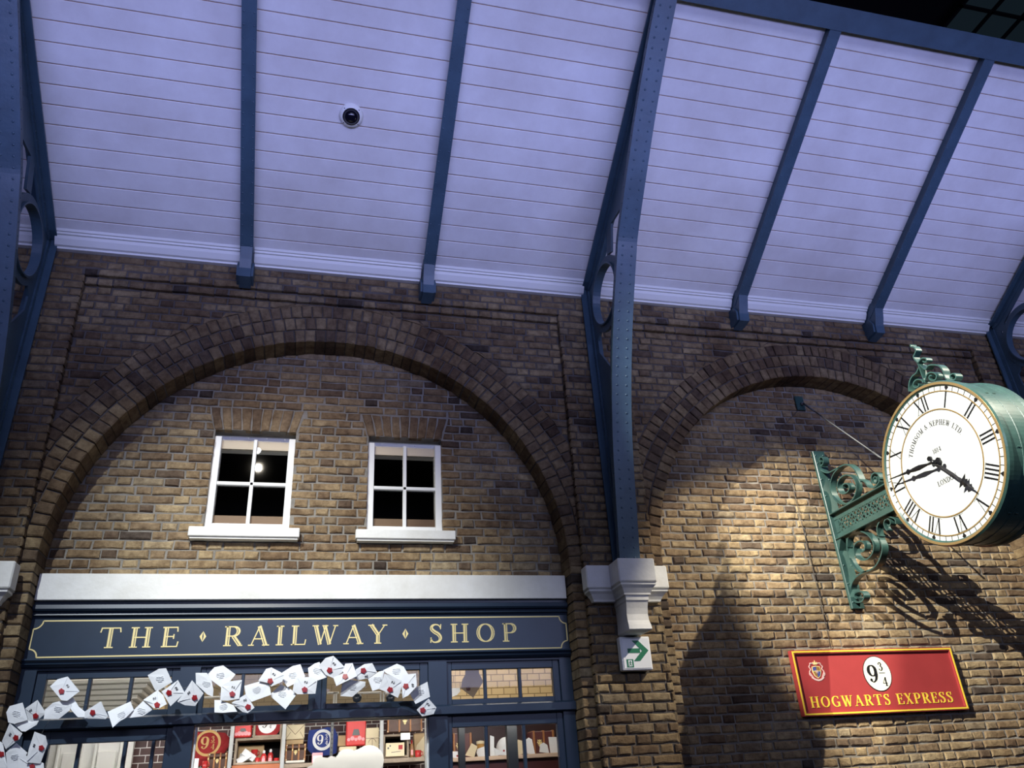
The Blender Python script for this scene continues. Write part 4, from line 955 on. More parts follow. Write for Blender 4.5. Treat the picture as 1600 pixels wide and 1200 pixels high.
# ---- right window: shelf with trunks and cards
un = thing('side_shelving', (1.6, 6.9, FLOOR), 'timber shelf with pale edge behind the right lower window', 'shelving')
DS = 6.7
a, b, z0, z1 = bx(700, 1180, 880, 1186.5, DS); m = MB(); m.box(a, b+.3, DS, DS+.4, z0, z1, bev=.003); m.build('shelf_board', [mat('pale shelf edge', (.62, .45, .32), .6)], un)
ZS = z1
m = MB(); m.box(a, b+.3, DS+.41, DS+.43, FLOOR, .70); m.build('back_panel', [mat('dark red brown panel', (.035, .012, .012), .5)], un)
m = MB(); m.box(a, b+.3, DS+.05, DS+.40, FLOOR, z0-.002); m.build('lower_cabinet', [mat('deep maroon panel', (.06, .012, .014), .4)], un)
for px_ in (722, 801):
    m = MB(); xx = at(px_, 1160, 6.3).x; hw = .022 if px_ == 722 else .038; m.box(xx-hw, xx+hw, 6.3, 6.36, FLOOR, at(px_, 1133, 6.3).z); o = m.build('dark_post', [mat('unlit post tone', (.006, .009, .013), .5)]); tag(o, 'dark inner post behind the right window, %s' % ('narrow one at its left' if px_ == 722 else 'wide one at its middle'), 'post')  # posts stand unlit; that shade is put into their near black colour
def rbox(x0, y0, x1, D, dep, mt, name, label, cat):
    a, b, z0, z1 = bx(x0, y0, x1, 1180, D); m = MB(); m.box(a, b, D, D+dep, ZS, z1, bev=.005); o = m.build(name, [mt]); tag(o, label, cat); return o
TR2 = mat('oxblood leather', (.10, .025, .025), .5)
def rtrunk(x0, y0, x1, D, label):
    a, b, z0, z1 = bx(x0, y0, x1, 1180, D); t = thing('leather_trunk', ((a+b)/2, D+.1, ZS), label, 'trunk', 'brown leather trunks on the shelves')
    m = MB(); m.box(a, b, D, D+.18, ZS, z1, bev=.006); m.build('body', [TR2], t)
    for q in (.08, .5, .92):
        m = MB(); xx = a+(b-a)*q; m.box(xx-.008, xx+.008, D-.006, D+.182, ZS, z1+.004, bev=.002); m.build('strap', [STRAP], t)
    m = MB(); emblem(m, a+(b-a)*.3, ZS+(z1-ZS)*.5, (z1-ZS)*.3, wallfn(D-.006)); m.build('emblem', [GOLD, TR2], t)
rtrunk(707, 1146, 738, DS+.2, 'oxblood trunk with brass emblem at the left of the right window shelf'); rtrunk(832, 1142, 868, DS+.2, 'oxblood trunk with orange straps at the right of the right window shelf')
def card(poly, D, label, mt=PAPER, mark=True):
    P = [at(x, y, D) for x, y in poly]; zmin = min(p.z for p in P); m = MB(); m.prism([(p.x, p.z-zmin+ZS) for p in P], wallfn(D), -.008, 0)
    t = thing('display_card', (P[0].x, D, ZS), label, 'card'); m.build('sheet', [mt], t)
    if mark:
        c = sum(P, Vector())/len(P); m = MB(); disc(m, wallfn(D-.0), c.x+.01, c.z-zmin+ZS-.01, .008, 0, .002, 10); m.build('seal', [WAX], t)
card([(707, 1172), (718, 1172), (718, 1182), (707, 1182)], DS+.03, 'white card at the far left of the right window shelf')
card([(737, 1160), (746, 1165), (741, 1182), (727, 1179)], DS+.06, 'cream card leaning to the left on the right window shelf', KRAFTL, False)
card([(745, 1150), (757, 1146), (757, 1162), (747, 1163), (744, 1156)], DS+.10, 'white letter standing above the gold canister', PAPER, False)
card([(766, 1148), (772, 1150), (772, 1168), (779, 1180), (766, 1180)], DS+.05, 'white letter fold at the middle of the right window shelf', PAPER, False)
card([(772, 1168), (782, 1174), (790, 1161), (797, 1163), (797, 1180), (774, 1180)], DS+.02, 'white letters with a red seal in front of the glass dome')
card([(809, 1154), (817, 1156), (817, 1176), (809, 1178)], DS+.06, 'cream card just right of the wide dark post', KRAFTL, False)
card([(822, 1152), (826, 1149), (831, 1152), (834, 1166), (836, 1175), (823, 1174)], DS+.08, 'white rounded card with dark mark, left of the oxblood trunk', PAPER, False)
card([(843, 1172), (844, 1160), (849, 1157), (855, 1161), (858, 1174)], DS+.05, 'white half round card in front of the right trunk', PAPER, False)
card([(857, 1149), (871, 1149), (872, 1174), (860, 1174)], DS+.08, 'tall white card at the right end of the shelf', PAPER, False)
a, b, z0, z1 = bx(746, 1162, 758, 1180, DS+.12); t = thing('gold_canister', ((a+b)/2, DS+.15, ZS), 'gold and cream canister on the right window shelf', 'canister')
m = MB(); xm = (a+b)/2; r = (b-a)/2; m.lathe([(0, 0), (0, r), (z1-ZS, r), (z1-ZS, 0)], lambda h, p_, q_: (xm+p_, DS+.15+q_, ZS+h), 16); m.build('body', [mat('gold tin', (.45, .24, .07), .35)], t)
m = MB(); m.lathe([(z1-ZS, r*1.06), (z1-ZS+.02, r*1.06), (z1-ZS+.026, 0)], lambda h, p_, q_: (xm+p_, DS+.15+q_, ZS+h), 16); m.build('lid', [KRAFTL], t)
cdm = at(790, 1160, DS+.2); t = thing('white_dome', (cdm.x, DS+.2, ZS), 'white patterned dome on the right window shelf', 'dome'); m = MB()
m.lathe([(0, .075), (.06, .078)]+[(.06+.085*math.sin(PI/2*k/7), .078*math.cos(PI/2*k/7)+.0002) for k in range(1, 8)], lambda h, p_, q_: (cdm.x+p_, DS+.2+q_, ZS+h), 24); m.build('shell', [PAPER], t)
m = MB(); m.lathe([(0, .085), (.012, .085), (.012, .076)], lambda h, p_, q_: (cdm.x+p_, DS+.2+q_, ZS+h), 24); m.build('base', [GREYDK], t)
# white frames and a hanging letter behind the transoms
m = MB(); DD = 7.6
zt = at(560, 1081, DD).z; zt2 = at(330, 1088, DD).z
for (p0, p1, zz) in ((296, 345, 1088), (511, 530, 1081), (532, 596, 1081), (599, 640, 1081)):
    a = at(p0, zz, DD).x; b = at(p1, zz, DD).x; z = at((p0+p1)/2, zz, DD).z; m.box(a, b, DD, DD+.03, z-.018, z, bev=.004)
for p0 in (522, 525.5, 595, 599.5): a = at(p0, 1090, DD).x; m.box(a-.007, a+.007, DD, DD+.02, FLOOR, at(p0, 1081, DD).z-.002)
o = m.build('white_rail', [WHITE]); tag(o, 'white tube rail deep in the shop, seen through the middle transom window', 'rail')
m = MB()
for k, px_ in enumerate((558, 610)): 
    c = at(px_, 1090, 7.2); m.lathe([(-.03, .02), (-.02, .035), (0, .04), (.03, .03), (.04, .0)], lambda h, p_, q_: (c.x+p_, 7.2+q_, c.z-h), 12); m.tube([c, (c.x, 7.2, 2.0)], .003, 5)
    o = m.build('pendant_spot', [NAVY]); tag(o, 'small dark spotlight hanging in the shop, %s' % ('left one behind the letters' if k == 0 else 'right one behind the letters'), 'spotlight'); m = MB()
# ================================================================== LETTERS
def zA(*p): return [(x/6.665, 1020+y/6.665) for x, y in p]
def zB(*p): return [(180+x/8, 1020+y/8) for x, y in p]
def zC(*p): return [(360+x/9.412, 1010+y/9.412) for x, y in p]
def zD(*p): return [(520+x/8.889, 1010+y/8.889) for x, y in p]
LT = [  # outline, seal, monogram (None = address side)
 (zA((65, 620), (100, 555), (235, 518), (260, 600), (290, 700), (150, 740), (85, 725)), None, None),
 (zA((262, 580), (390, 490), (480, 625), (325, 760), (295, 705)), zA((370, 658)), zA((318, 600))),
 (zA((145, 745), (290, 700), (405, 705), (380, 750), (265, 820), (225, 818)), None, None),
 (zA((20, 920), (100, 732), (232, 840), (200, 900), (60, 1005)), zA((165, 885)), zA((105, 850))),
 (zA((-40, 900), (30, 940), (75, 1200), (-40, 1200)), zA((15, 1055)), None),
 (zA((60, 1040), (170, 940), (285, 1040), (190, 1210), (75, 1210)), None, None),
 (zA((360, 820), (475, 865), (495, 950), (420, 1155), (270, 1140), (300, 1000)), zA((430, 990)), zA((355, 965))),
 (zA((190, 1090), (270, 1070), (455, 1150), (465, 1290), (185, 1290)), zA((335, 1185)), None),
 (zA((520, 350), (600, 275), (705, 247), (830, 400), (700, 500), (640, 495)), zA((640, 400)), zA((705, 345))),
 (zA((455, 690), (470, 590), (550, 520), (680, 490), (745, 545), (725, 600), (610, 690)), None, None),
 (zA((700, 495), (760, 460), (820, 560), (905, 630), (890, 670), (810, 670), (745, 600)), None, None),
 (zA((885, 610), (1050, 503), (1125, 660), (1100, 690), (880, 680)), zA((965, 622)), None),
 ([(168, 1112), (204, 1096), (209, 1109), (196, 1122), (187, 1127), (176, 1137)], None, None),
 (zB((130, 815), (350, 600), (430, 655), (480, 700), (350, 790), (210, 810)), None, None),
 (zB((350, 590), (530, 465), (600, 530), (645, 640), (540, 700), (480, 690), (430, 650)), zB((522, 650)), zB((490, 570))),
 (zB((405, 280), (545, 200), (635, 192), (715, 365), (545, 470), (500, 470)), None, None),
 (zB((580, 485), (785, 340), (870, 500), (690, 668), (640, 580)), zB((672, 500)), zB((765, 445))),
 (zB((775, 610), (860, 500), (960, 342), (1105, 505), (1000, 665), (870, 655)), zB((993, 560)), zB((920, 500))),
 (zB((1005, 250), (1145, 250), (1200, 330), (1228, 460), (1222, 550), (1150, 520), (1010, 390)), None, None),
 (zB((1160, 265), (1240, 180), (1350, 158), (1505, 270), (1430, 360), (1320, 430), (1200, 340)), None, None),
 (zB((1325, 410), (1440, 355), (1585, 338), (1550, 575), (1410, 598), (1312, 595), (1320, 500)), zB((1462, 515)), zB((1475, 430))),
 (zB((1240, 590), (1310, 590), (1480, 655), (1525, 735), (1340, 750), (1240, 745)), None, None),
 (zC((15, 830), (230, 700), (355, 900), (255, 980), (180, 965), (60, 870)), zC((260, 890)), zC((215, 790))),
 (zC((205, 580), (430, 515), (570, 540), (600, 710), (310, 815), (225, 705)), None, None),
 (zC((410, 505), (525, 330), (605, 310), (800, 410), (760, 520), (600, 590), (560, 540)), zC((585, 508)), zC((640, 410))),
 (zC((760, 385), (910, 290), (1030, 262), (1100, 440), (1000, 520), (840, 600), (770, 500)), None, None),
 (zC((590, 700), (740, 560), (850, 600), (975, 705), (810, 925), (600, 745)), None, None),
 (zC((935, 540), (980, 455), (1180, 450), (1280, 495), (1250, 695), (985, 705), (915, 650)), zC((1092, 635)), zC((1110, 525))),
 (zC((1140, 320), (1240, 250), (1310, 230), (1350, 330), (1425, 450), (1290, 500), (1155, 450)), None, None),
 ([(498, 1040.3), (508.7, 1028), (521, 1024.7), (538.6, 1042), (535, 1050), (522, 1060), (509, 1054.6)], zC((1460, 350)), zC((1525, 255))),
 (zD((130, 340), (175, 240), (275, 232), (340, 410), (50, 550), (5, 430), (150, 370)), zD((172, 418)), None),
 (zD((290, 440), (320, 320), (440, 245), (550, 232), (615, 360), (500, 440), (350, 470)), zD((425, 335)), zD((465, 415))),
 (zD((130, 510), (200, 460), (455, 490), (450, 550), (270, 700), (105, 690)), None, None),
 (zD((490, 455), (640, 350), (720, 330), (690, 450), (640, 590), (550, 620)), None, None),
 (zD((700, 330), (890, 240), (985, 280), (1045, 385), (950, 480), (740, 370)), None, None),
 (zD((640, 590), (720, 380), (790, 400), (960, 480), (960, 560), (905, 715), (780, 650)), zD((795, 600)), zD((835, 500))),
 (zD((965, 395), (1155, 375), (1168, 550), (1050, 680), (970, 722), (955, 500)), zD((1015, 552)), zD((1110, 540))),
 (zD((1065, 645), (1180, 560), (1315, 490), (1350, 700), (1150, 800)), None, None),
 (zD((1165, 880), (1330, 725), (1440, 850), (1400, 940), (1240, 972)), zD((1250, 885)), zD((1325, 805))),
]
lr = random.Random(11)
ORD = ['first', 'second', 'third', 'fourth', 'fifth', 'sixth', 'seventh', 'eighth', 'ninth', 'tenth', 'eleventh', 'twelfth', 'thirteenth', 'fourteenth', 'fifteenth', 'sixteenth', 'seventeenth', 'eighteenth', 'nineteenth', 'twentieth', 'twenty-first', 'twenty-second']
cents = [(sum(p[0] for p in e[0])/len(e[0]), sum(p[1] for p in e[0])/len(e[0])) for e in LT]
order_s = sorted([i for i, e in enumerate(LT) if e[1]], key=lambda i: cents[i][0]); order_a = sorted([i for i, e in enumerate(LT) if not e[1]], key=lambda i: cents[i][0])
wire = []
for i, (poly, seal, mono) in enumerate(LT):
    cx, cy = cents[i]; D0 = (5.708 if seal else 5.728)+.011*((i*5) % 3)
    tx, ty = lr.uniform(-.0012, .0012), lr.uniform(-.0014, .0008)
    Df = lambda x, y: D0+tx*(x-cx)+ty*(y-cy)
    fn = lambda x, y, h: at(x, y, Df(x, y)-h)
    lab = ('white envelope showing its red wax seal, %s sealed one from the left in the garland' % ORD[order_s.index(i)]) if seal else ('white envelope showing its plain or addressed side, %s unsealed one from the left' % ORD[order_a.index(i)])
    t = thing('hanging_letter', at(cx, cy, D0), lab, 'letter', 'white envelopes floating in a garland across the shopfront')
    n = len(poly); m = MB()
    # paper: slightly dished sheet with real thickness, pieces folded towards its middle
    ring2 = [((x+cx)/2, (y+cy)/2) for x, y in poly]
    vs = [fn(x, y, lr.uniform(-.004, .004)) for x, y in poly]+[fn(x, y, .0015+lr.uniform(-.001, .001)) for x, y in ring2]+[fn(cx, cy, .002)]
    bk = [(v[0], v[1]+.0025, v[2]) for v in vs]; N = len(vs)
    fs = [(k, (k+1) % n, n+(k+1) % n, n+k) for k in range(n)]+[(n+k, n+(k+1) % n, 2*n) for k in range(n)]
    fb = [tuple(N+q for q in f)[::-1] for f in fs]+[(k, (k+1) % n, N+(k+1) % n, N+k) for k in range(n)]
    m.add(vs+bk, fs+fb); m.build('envelope', [PAPER], t)
    up = 3.2
    if seal:
        sx_, sy_ = seal[0]; m = MB(); P = []
        for k in range(20):
            a = 2*PI*k/20; r = 4.3*(1+.13*math.cos(5*a+i)+lr.uniform(-.05, .05)); P.append((sx_+r*math.cos(a), sy_+r*math.sin(a)))
        m.prism(P, fn, .000, .009); disc(m, fn, sx_, sy_, 2.6, .008, .0105, 14); m.build('wax_seal', [WAX], t)
        # flap crease
        m = MB(); far = sorted(poly, key=lambda p: (p[0]-sx_)**2+(p[1]-sy_)**2)[-2:]
        for p in far: m.ribbon2d([(sx_+(p[0]-sx_)*.25, sy_+(p[1]-sy_)*.25), (sx_+(p[0]-sx_)*.9, sy_+(p[1]-sy_)*.9)], [.35, .35], fn, .001, .0045)
        m.build('flap_crease', [FAINT], t)
        if mono:
            mx_, my_ = mono[0]; an = math.atan2(my_-sy_, mx_-sx_); m = MB(); co, si = math.cos(an), math.sin(an)
            sq = spline([(-2, -1.6), (0, -2.2), (1.6, -1), (-.4, 0), (-1.6, 1.1), (0, 2.2), (2, 1.5)], 4)
            m.ribbon2d([(mx_+u*co*.9-v*si, my_+u*si*.9+v*co) for u, v in sq], [.75]*len(sq), fn, .001, .0055)
            m.build('ink_mark', [INK], t)
    elif i not in (2, 10):
        m = MB(); an = lr.uniform(-.5, .3)
        for q in range(4):
            L = (11, 13, 12, 7)[q]; P = [(cx+(-L/2+L*k/10)*math.cos(an)-(q*2.4-3.6)*math.sin(an), cy+(-L/2+L*k/10)*math.sin(an)+(q*2.4-3.6)*math.cos(an)+lr.uniform(-.3, .3)) for k in range(11)]
            m.ribbon2d(P, [.24]*11, fn, .001, .006)
        m.build('handwriting', [FAINT], t)
    wire.append((cx, cy))
wp = sorted(wire[3:], key=lambda p: p[0]); wp = [wp[0]]+[(sum(q[0] for q in wp[k:k+3])/3, sum(q[1] for q in wp[k:k+3])/3) for k in range(0, len(wp)-2, 2)]+[wp[-1]]
m = MB(); m.tube(spline([tuple(at(x, y, 5.80)) for x, y in wp], 4), .0012, 5); o = m.build('garland_wire', [GREYDK]); tag(o, 'thin dark wire carrying the garland of white letters', 'wire')
# backlit letter inside the right transom, its shade put into the brown
t = thing('hanging_letter', at(745, 1065, 6.6), 'shaded brown envelope with dark seal hanging inside the right transom window', 'letter')
fn = lambda x, y, h: at(690+x/6.667, 1020+y/6.667, 6.6-h)
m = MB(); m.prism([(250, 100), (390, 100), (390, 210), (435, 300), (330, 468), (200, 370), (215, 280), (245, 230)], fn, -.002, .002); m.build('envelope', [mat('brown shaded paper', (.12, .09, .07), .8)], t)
m = MB(); disc(m, fn, 278, 375, 23, .002, .008, 14); m.build('wax_seal', [mat('dark seal', (.03, .006, .008), .4)], t)  # dark wax tone holds the same backlight shade
m = MB(); c = at(760, 1020, 6.6); m.tube([at(740, 1036, 6.6), (c.x-.05, 6.6, 2.0)], .001, 5); m.build('thread', [GREYDK], t)
t = thing('hanging_letter', at(715, 1082, 6.7), 'grey corner of an envelope at the lower left of the right transom window', 'letter')
m = MB(); fn = lambda x, y, h: at(690+x/6.667, 1020+y/6.667, 6.7-h); m.prism([(60, 370), (190, 365), (195, 400), (160, 440), (110, 460), (60, 460)], fn, -.002, .002); m.build('envelope', [PAPER], t)
m = MB(); m.tube([at(712, 1076, 6.7), (at(712, 1076, 6.7).x, 6.7, 2.0)], .001, 5); m.build('thread', [GREYDK], t)
# ================================================================== RED STATION SIGN
t = thing('station_sign', (4.62, 6.0, .455), 'maroon framed sign with gold lettering and a white oval, below the hanging clock', 'sign')
X0, X1, Z0, Z1 = 3.845, 5.392, .456, .952
m = MB(); m.box(X0+.01, X1-.01, 5.962, 5.993, Z0+.01, Z1-.01); m.build('board', [RED], t)
def frame_(m, x0, x1, z0, z1, w_, y0, y1):
    m.box(x0, x1, y0, y1, z0, z0+w_); m.box(x0, x1, y0, y1, z1-w_, z1); m.box(x0, x0+w_, y0, y1, z0+w_, z1-w_); m.box(x1-w_, x1, y0, y1, z0+w_, z1-w_)
m = MB(); frame_(m, X0, X1, Z0, Z1, .028, 5.945, 5.99); m.build('outer_frame', [RED], t)
m = MB(); frame_(m, X0+.007, X1-.007, Z0+.007, Z1-.007, .012, 5.941, 5.946); m.build('gold_line', [YEL], t)
fs_ = wallfn(5.962)
m = MB(); disc(m, fs_, 4.612, .758, .138, 0, .003, 56, sq=.95); m.build('oval_edge', [BLACK], t)
m = MB(); disc(m, fs_, 4.612, .758, .132, .003, .0045, 56, sq=.95); m.build('oval', [CREAMS], t)
m = MB(); f3 = wallfn(5.9575)
text(m, '9', f3, 4.517, .690, .135, .98, 0, 0, .002, False, 0, 1.1); text(m, '3', f3, 4.630, .780, .066, 1.0, 0, 0, .002, False, 0, 1.15); text(m, '4', f3, 4.640, .662, .066, 1.0, 0, 0, .002, False, 0, 1.15)
m.ribbon2d([(4.625, .762), (4.685, .762)], [.004]*2, f3, 0, .002); m.build('number', [BLACK], t)
m = MB(); fit_text(m, 'HOGWARTS', fs_, 3.935, 4.665, .518, .080, 1.05, False, 1.2, .003); m.build('gold_lettering', [YEL], t); m = MB(); fit_text(m, 'EXPRESS', fs_, 4.735, 5.272, .518, .080, 1.05, False, 1.2, .003); m.build('gold_lettering', [YEL], t)
# crest: mantled shield under a small crown, ribbon below
m = MB(); cx, cz = 4.052, .790
m.prism([(cx-.038, cz+.035), (cx, cz+.042), (cx+.038, cz+.035), (cx+.040, cz-.005), (cx+.026, cz-.038), (cx, cz-.056), (cx-.026, cz-.038), (cx-.040, cz-.005)], fs_, 0, .003, 0)
m.prism([(cx-.033, cz+.004), (cx, cz+.004), (cx, cz+.036), (cx-.032, cz+.030)], fs_, 0, .004, 1); m.prism([(cx, cz+.004), (cx+.033, cz+.004), (cx+.032, cz+.030), (cx, cz+.036)], fs_, 0, .004, 2)
m.prism([(cx-.033, cz-.002), (cx, cz-.002), (cx, cz-.048), (cx-.022, cz-.034)], fs_, 0, .004, 2); m.prism([(cx, cz-.002), (cx+.033, cz-.002), (cx+.022, cz-.034), (cx, cz-.048)], fs_, 0, .004, 1)
for s_ in (-1, 1):
    for P in ([(.045, .050), (.062, .035), (.052, .015), (.066, -.005), (.052, -.03), (.040, -.05)], [(.02, .060), (.045, .062), (.05, .045)], [(.050, -.04), (.066, -.030), (.070, -.012)]):
        q = spline([(cx+s_*a, cz+b) for a, b in P], 4); m.ribbon2d(q, [.007]*len(q), fs_, 0, .0035, mi=3)
    q = spline([(cx, cz-.070), (cx+s_*.03, cz-.062), (cx+s_*.055, cz-.045)], 5); m.ribbon2d(q, [.013]*len(q), fs_, 0, .003, mi=3)
m.prism([(cx-.016, cz+.050), (cx+.016, cz+.050), (cx+.020, cz+.072), (cx+.009, cz+.062), (cx, cz+.084), (cx-.009, cz+.062), (cx-.020, cz+.072)], fs_, 0, .004, 0)
text(m, 'H', fs_, cx-.011, cz-.016, .024, .95, 0, .004, .006, mi=3)
m.build('crest', [GOLD, mat('crest blue', (.06, .08, .28), .5), mat('crest brown', (.30, .16, .04), .5), mat('crest pink', (.72, .50, .46), .5)], t)
# ================================================================== WALL BRACKET AND CLOCK
BXc = 4.60
br = thing('clock_bracket', (BXc, 6.0, 1.28), 'dark green scrolled iron wall bracket with lattice arm carrying the clock', 'bracket')
def rib(m, pts, w_, th, X=BXc):   # strap iron, pts in (y, z), wide along x
    n = len(pts); vs = []
    for i in range(n):
        a = pts[max(i-1, 0)]; b = pts[min(i+1, n-1)]; dx, dy = b[0]-a[0], b[1]-a[1]; l = math.hypot(dx, dy) or 1; nx, ny = -dy/l*th/2, dx/l*th/2
        vs += [(X-w_/2, pts[i][0]+nx, pts[i][1]+ny), (X+w_/2, pts[i][0]+nx, pts[i][1]+ny), (X+w_/2, pts[i][0]-nx, pts[i][1]-ny), (X-w_/2, pts[i][0]-nx, pts[i][1]-ny)]
    fs = []
    for i in range(n-1):
        a, b = 4*i, 4*i+4
        for q in range(4): fs.append((a+q, a+(q+1) % 4, b+(q+1) % 4, b+q))
    fs += [(0, 1, 2, 3), (4*n-1, 4*n-2, 4*n-3, 4*n-4)]; m.add(vs, fs, 0, False)
def cpt(X, P): return [tuple(atx(1240+x/4, 680+y/4, X)[1:]) for x, y in P]
def spiral(c, r0, r1, a0, a1, n=40): return [(c[0]+(r0+(r1-r0)*k/n)*math.cos(math.radians(a0+(a1-a0)*k/n)), c[1]+(r0+(r1-r0)*k/n)*math.sin(math.radians(a0+(a1-a0)*k/n))) for k in range(n+1)]
m = MB(); m.box(BXc-.062, BXc+.062, 5.965, 5.998, 1.285, 2.745, bev=.004)
for z_ in (1.34, 1.50, 1.66, 2.30, 2.46, 2.62, 2.70):
    for s_ in (-1, 1): m.dome((BXc+s_*.04, 5.965, z_), (0, -1, 0), .010)
m.build('wall_bar', [GREEN], br)
SX = BXc-.005
m = MB(); P = spline(cpt(SX, [(205, 165), (180, 180), (160, 160), (165, 130), (195, 125), (215, 150), (205, 180), (185, 205)][::1]), 5)
m2p = spline(cpt(SX, [(165, 185), (180, 215), (225, 235), (280, 210), (340, 184), (385, 205), (412, 245), (432, 292)]), 8); rib(m, m2p, .06, .012)
cu = cpt(SX, [(183, 158)])[0]; rib(m, spiral(cu, .050, .012, -60, -420), .06, .010); m.build('top_scroll', [GREEN], br)
m = MB(); q = spline(cpt(SX, [(428, 278), (455, 290), (480, 322), (515, 325), (545, 295), (545, 262)]), 7); rib(m, q, .055, .012)
c = cpt(SX, [(520, 275)])[0]; rib(m, spiral(c, .060, .012, 200, -330), .055, .009); m.build('tip_scroll', [GREEN], br)
def pxspiral(m, cx_, cy_, pts, X=SX, w_=.06, th=.011): rib(m, spline(cpt(X, pts), 6), w_, th)
m = MB(); pxspiral(m, 0, 0, [(300, 200), (262, 245), (243, 310), (255, 375), (290, 420), (335, 430), (380, 405), (405, 350), (402, 295), (375, 258), (335, 250), (300, 275), (287, 315), (297, 352), (325, 366), (355, 350), (362, 322), (345, 302), (322, 310), (320, 332)]); m.build('large_top_scroll', [GREEN], br)
m = MB(); pxspiral(m, 0, 0, [(345, 640), (350, 720), (375, 800), (420, 850), (470, 850), (525, 820), (558, 760), (568, 700), (550, 655), (535, 635), (550, 628)], w_=.06); pxspiral(m, 0, 0, [(550, 655), (538, 610), (538, 570), (560, 530), (600, 510), (645, 522), (655, 555)])
c = cpt(SX, [(604, 552)])[0]; rib(m, spiral(c, .058, .012, -60, 330), .055, .009); m.build('outer_bottom_scroll', [GREEN], br)
m = MB(); pxspiral(m, 0, 0, [(350, 700), (355, 640), (385, 605), (430, 600), (480, 625), (512, 675), (510, 730), (480, 770), (440, 780), (402, 755), (390, 710), (403, 675), (435, 662), (458, 680), (458, 715), (435, 730), (420, 712)], w_=.06); m.build('large_bottom_scroll', [GREEN], br)
m = MB(); pxspiral(m, 0, 0, [(470, 850), (425, 870), (390, 905), (372, 955), (376, 1010), (400, 1042), (440, 1038), (455, 1005), (435, 978), (400, 985), (395, 1010), (412, 1022)], w_=.06); m.build('foot_scroll', [GREEN], br)
# lattice arm
m = MB(); ZA0, ZA1, YA0, YA1 = 1.885, 2.125, 5.052, 5.965
m.box(BXc-.062, BXc+.062, YA0, YA1, ZA1-.012, ZA1, bev=.003); m.box(BXc-.062, BXc+.062, YA0, YA1, ZA0, ZA0+.012, bev=.003)
m.build('arm_flange', [GREEN], br)
m = MB(); m.box(BXc-.022, BXc-.010, YA0, YA1, ZA0+.01, ZA0+.065); m.box(BXc-.022, BXc-.010, YA0, YA1, ZA1-.065, ZA1-.01); m.box(BXc-.022, BXc-.010, YA1-.05, YA1, ZA0+.06, ZA1-.06)
fnl = lambda u, v, h: (BXc-.016-h, u, v)
za, zb2 = ZA0+.060, ZA1-.060; stp = .098; y_ = YA1-.05
while y_ > YA0:
    for (p, q) in (((y_, za), (y_-stp, zb2)), ((y_, zb2), (y_-stp, za))): m.ribbon2d([p, q], [.015]*2, fnl, -.005, .005)
    for (p, q) in (((y_-stp/2, za), (y_-stp, za+.055)), ((y_-stp/2, za), (y_, za+.055)), ((y_-stp/2, zb2), (y_-stp, zb2-.055)), ((y_-stp/2, zb2), (y_, zb2-.055))): m.ribbon2d([p, q], [.010]*2, fnl, -.004, .004)
    ringmesh(m, fnl, y_-stp/2, (za+zb2)/2, .008, .020, -.006, .006, 14)
    y_ -= stp
m.build('lattice_web', [GREEN], br)
m = MB(); m.prism([(5.968, ZA0), (5.90, ZA0), (5.968, ZA0-.10)], lambda u, v, h: (BXc+h, u, v), -.05, .05); m.build('gusset', [GREEN], br)
# stay rod to its wall plate
c0 = at(1250, 630, 5.985); e0 = atx(1377, 716, BXc)
st = thing('stay_rod', (c0.x, 5.99, c0.z), 'thin iron stay rod from a small wall plate down to the clock', 'rod')
m = MB(); m.box(c0.x-.045, c0.x+.045, 5.98, 5.998, c0.z-.075, c0.z+.075, bev=.004)
for a in (-1, 1):
    for b in (-1, 1): m.dome((c0.x+a*.028, 5.98, c0.z+b*.055), (0, -1, 0), .009)
m.build('wall_plate', [GREEN], st)
m = MB(); s0 = Vector((c0.x+.01, 5.95, c0.z-.02)); m.tube([(c0.x+.01, 5.985, c0.z-.01), s0], .016, 8); m.tube([s0, s0+(e0-s0)*.16], .009, 6); m.tube([s0+(e0-s0)*.16, s0+(e0-s0)*.9], .006, 6); m.tube([s0+(e0-s0)*.9, e0], .008, 6); m.build('rod', [GREYDK], st)
m = MB(); xx = at(1243, 780, 5.99).x
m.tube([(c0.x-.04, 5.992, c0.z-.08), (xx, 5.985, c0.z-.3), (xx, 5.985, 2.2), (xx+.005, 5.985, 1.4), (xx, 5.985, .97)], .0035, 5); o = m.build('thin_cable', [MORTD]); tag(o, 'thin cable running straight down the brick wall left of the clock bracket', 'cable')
# clock
XF, YC, ZC, RC = 4.425, 4.447, 2.000, .594
ck = thing('station_clock', (BXc, YC, ZC), 'large round double sided clock with white dial and green drum', 'clock')
fc = lambda u, v, h: (XF-h, YC-u, ZC+v)
fl_ = lambda a, b, c: (XF+a, YC+b, ZC+c)
m = MB(); m.lathe([(.0, .560), (-.012, .575), (-.012, .592), (.0, .600), (.035, .600), (.042, .588), (.12, .588), (.122, .592), (.132, .592), (.134, .588), (.235, .588), (.237, .592), (.247, .592), (.249, .588), (.305, .588), (.312, .600), (.345, .600), (.357, .592), (.357, .575), (.345, .560)], fl_, 120, 0, False)
for k in range(8):
    a = 2*PI*k/8+.2
    for dx in (.10, .16): m.box(-.012, .012, -.003, .003, -.003, .003, M=Matrix.Translation((XF+dx, YC+.590*math.cos(a), ZC+.590*math.sin(a))))
m.build('drum', [GREEN], ck)
m = MB(); disc(m, fc, 0, 0, .575, -.006, -.002, 96); dial = m.build('dial', [DIAL], ck)
fb = lambda u, v, h: (XF+.345+h, YC+u, ZC+v)
m = MB(); disc(m, fb, 0, 0, .575, -.006, -.002, 96); m.build('rear_dial', [DIAL], ck)
m = MB(); ringmesh(m, fc, 0, 0, .572, .590, .004, .016, 96); ringmesh(m, fc, 0, 0, .5195, .5275, -.002, .002, 96); ringmesh(m, fc, 0, 0, .386, .395, -.002, .002, 96); m.build('brass_rings', [BRASS], dial)
m = MB()
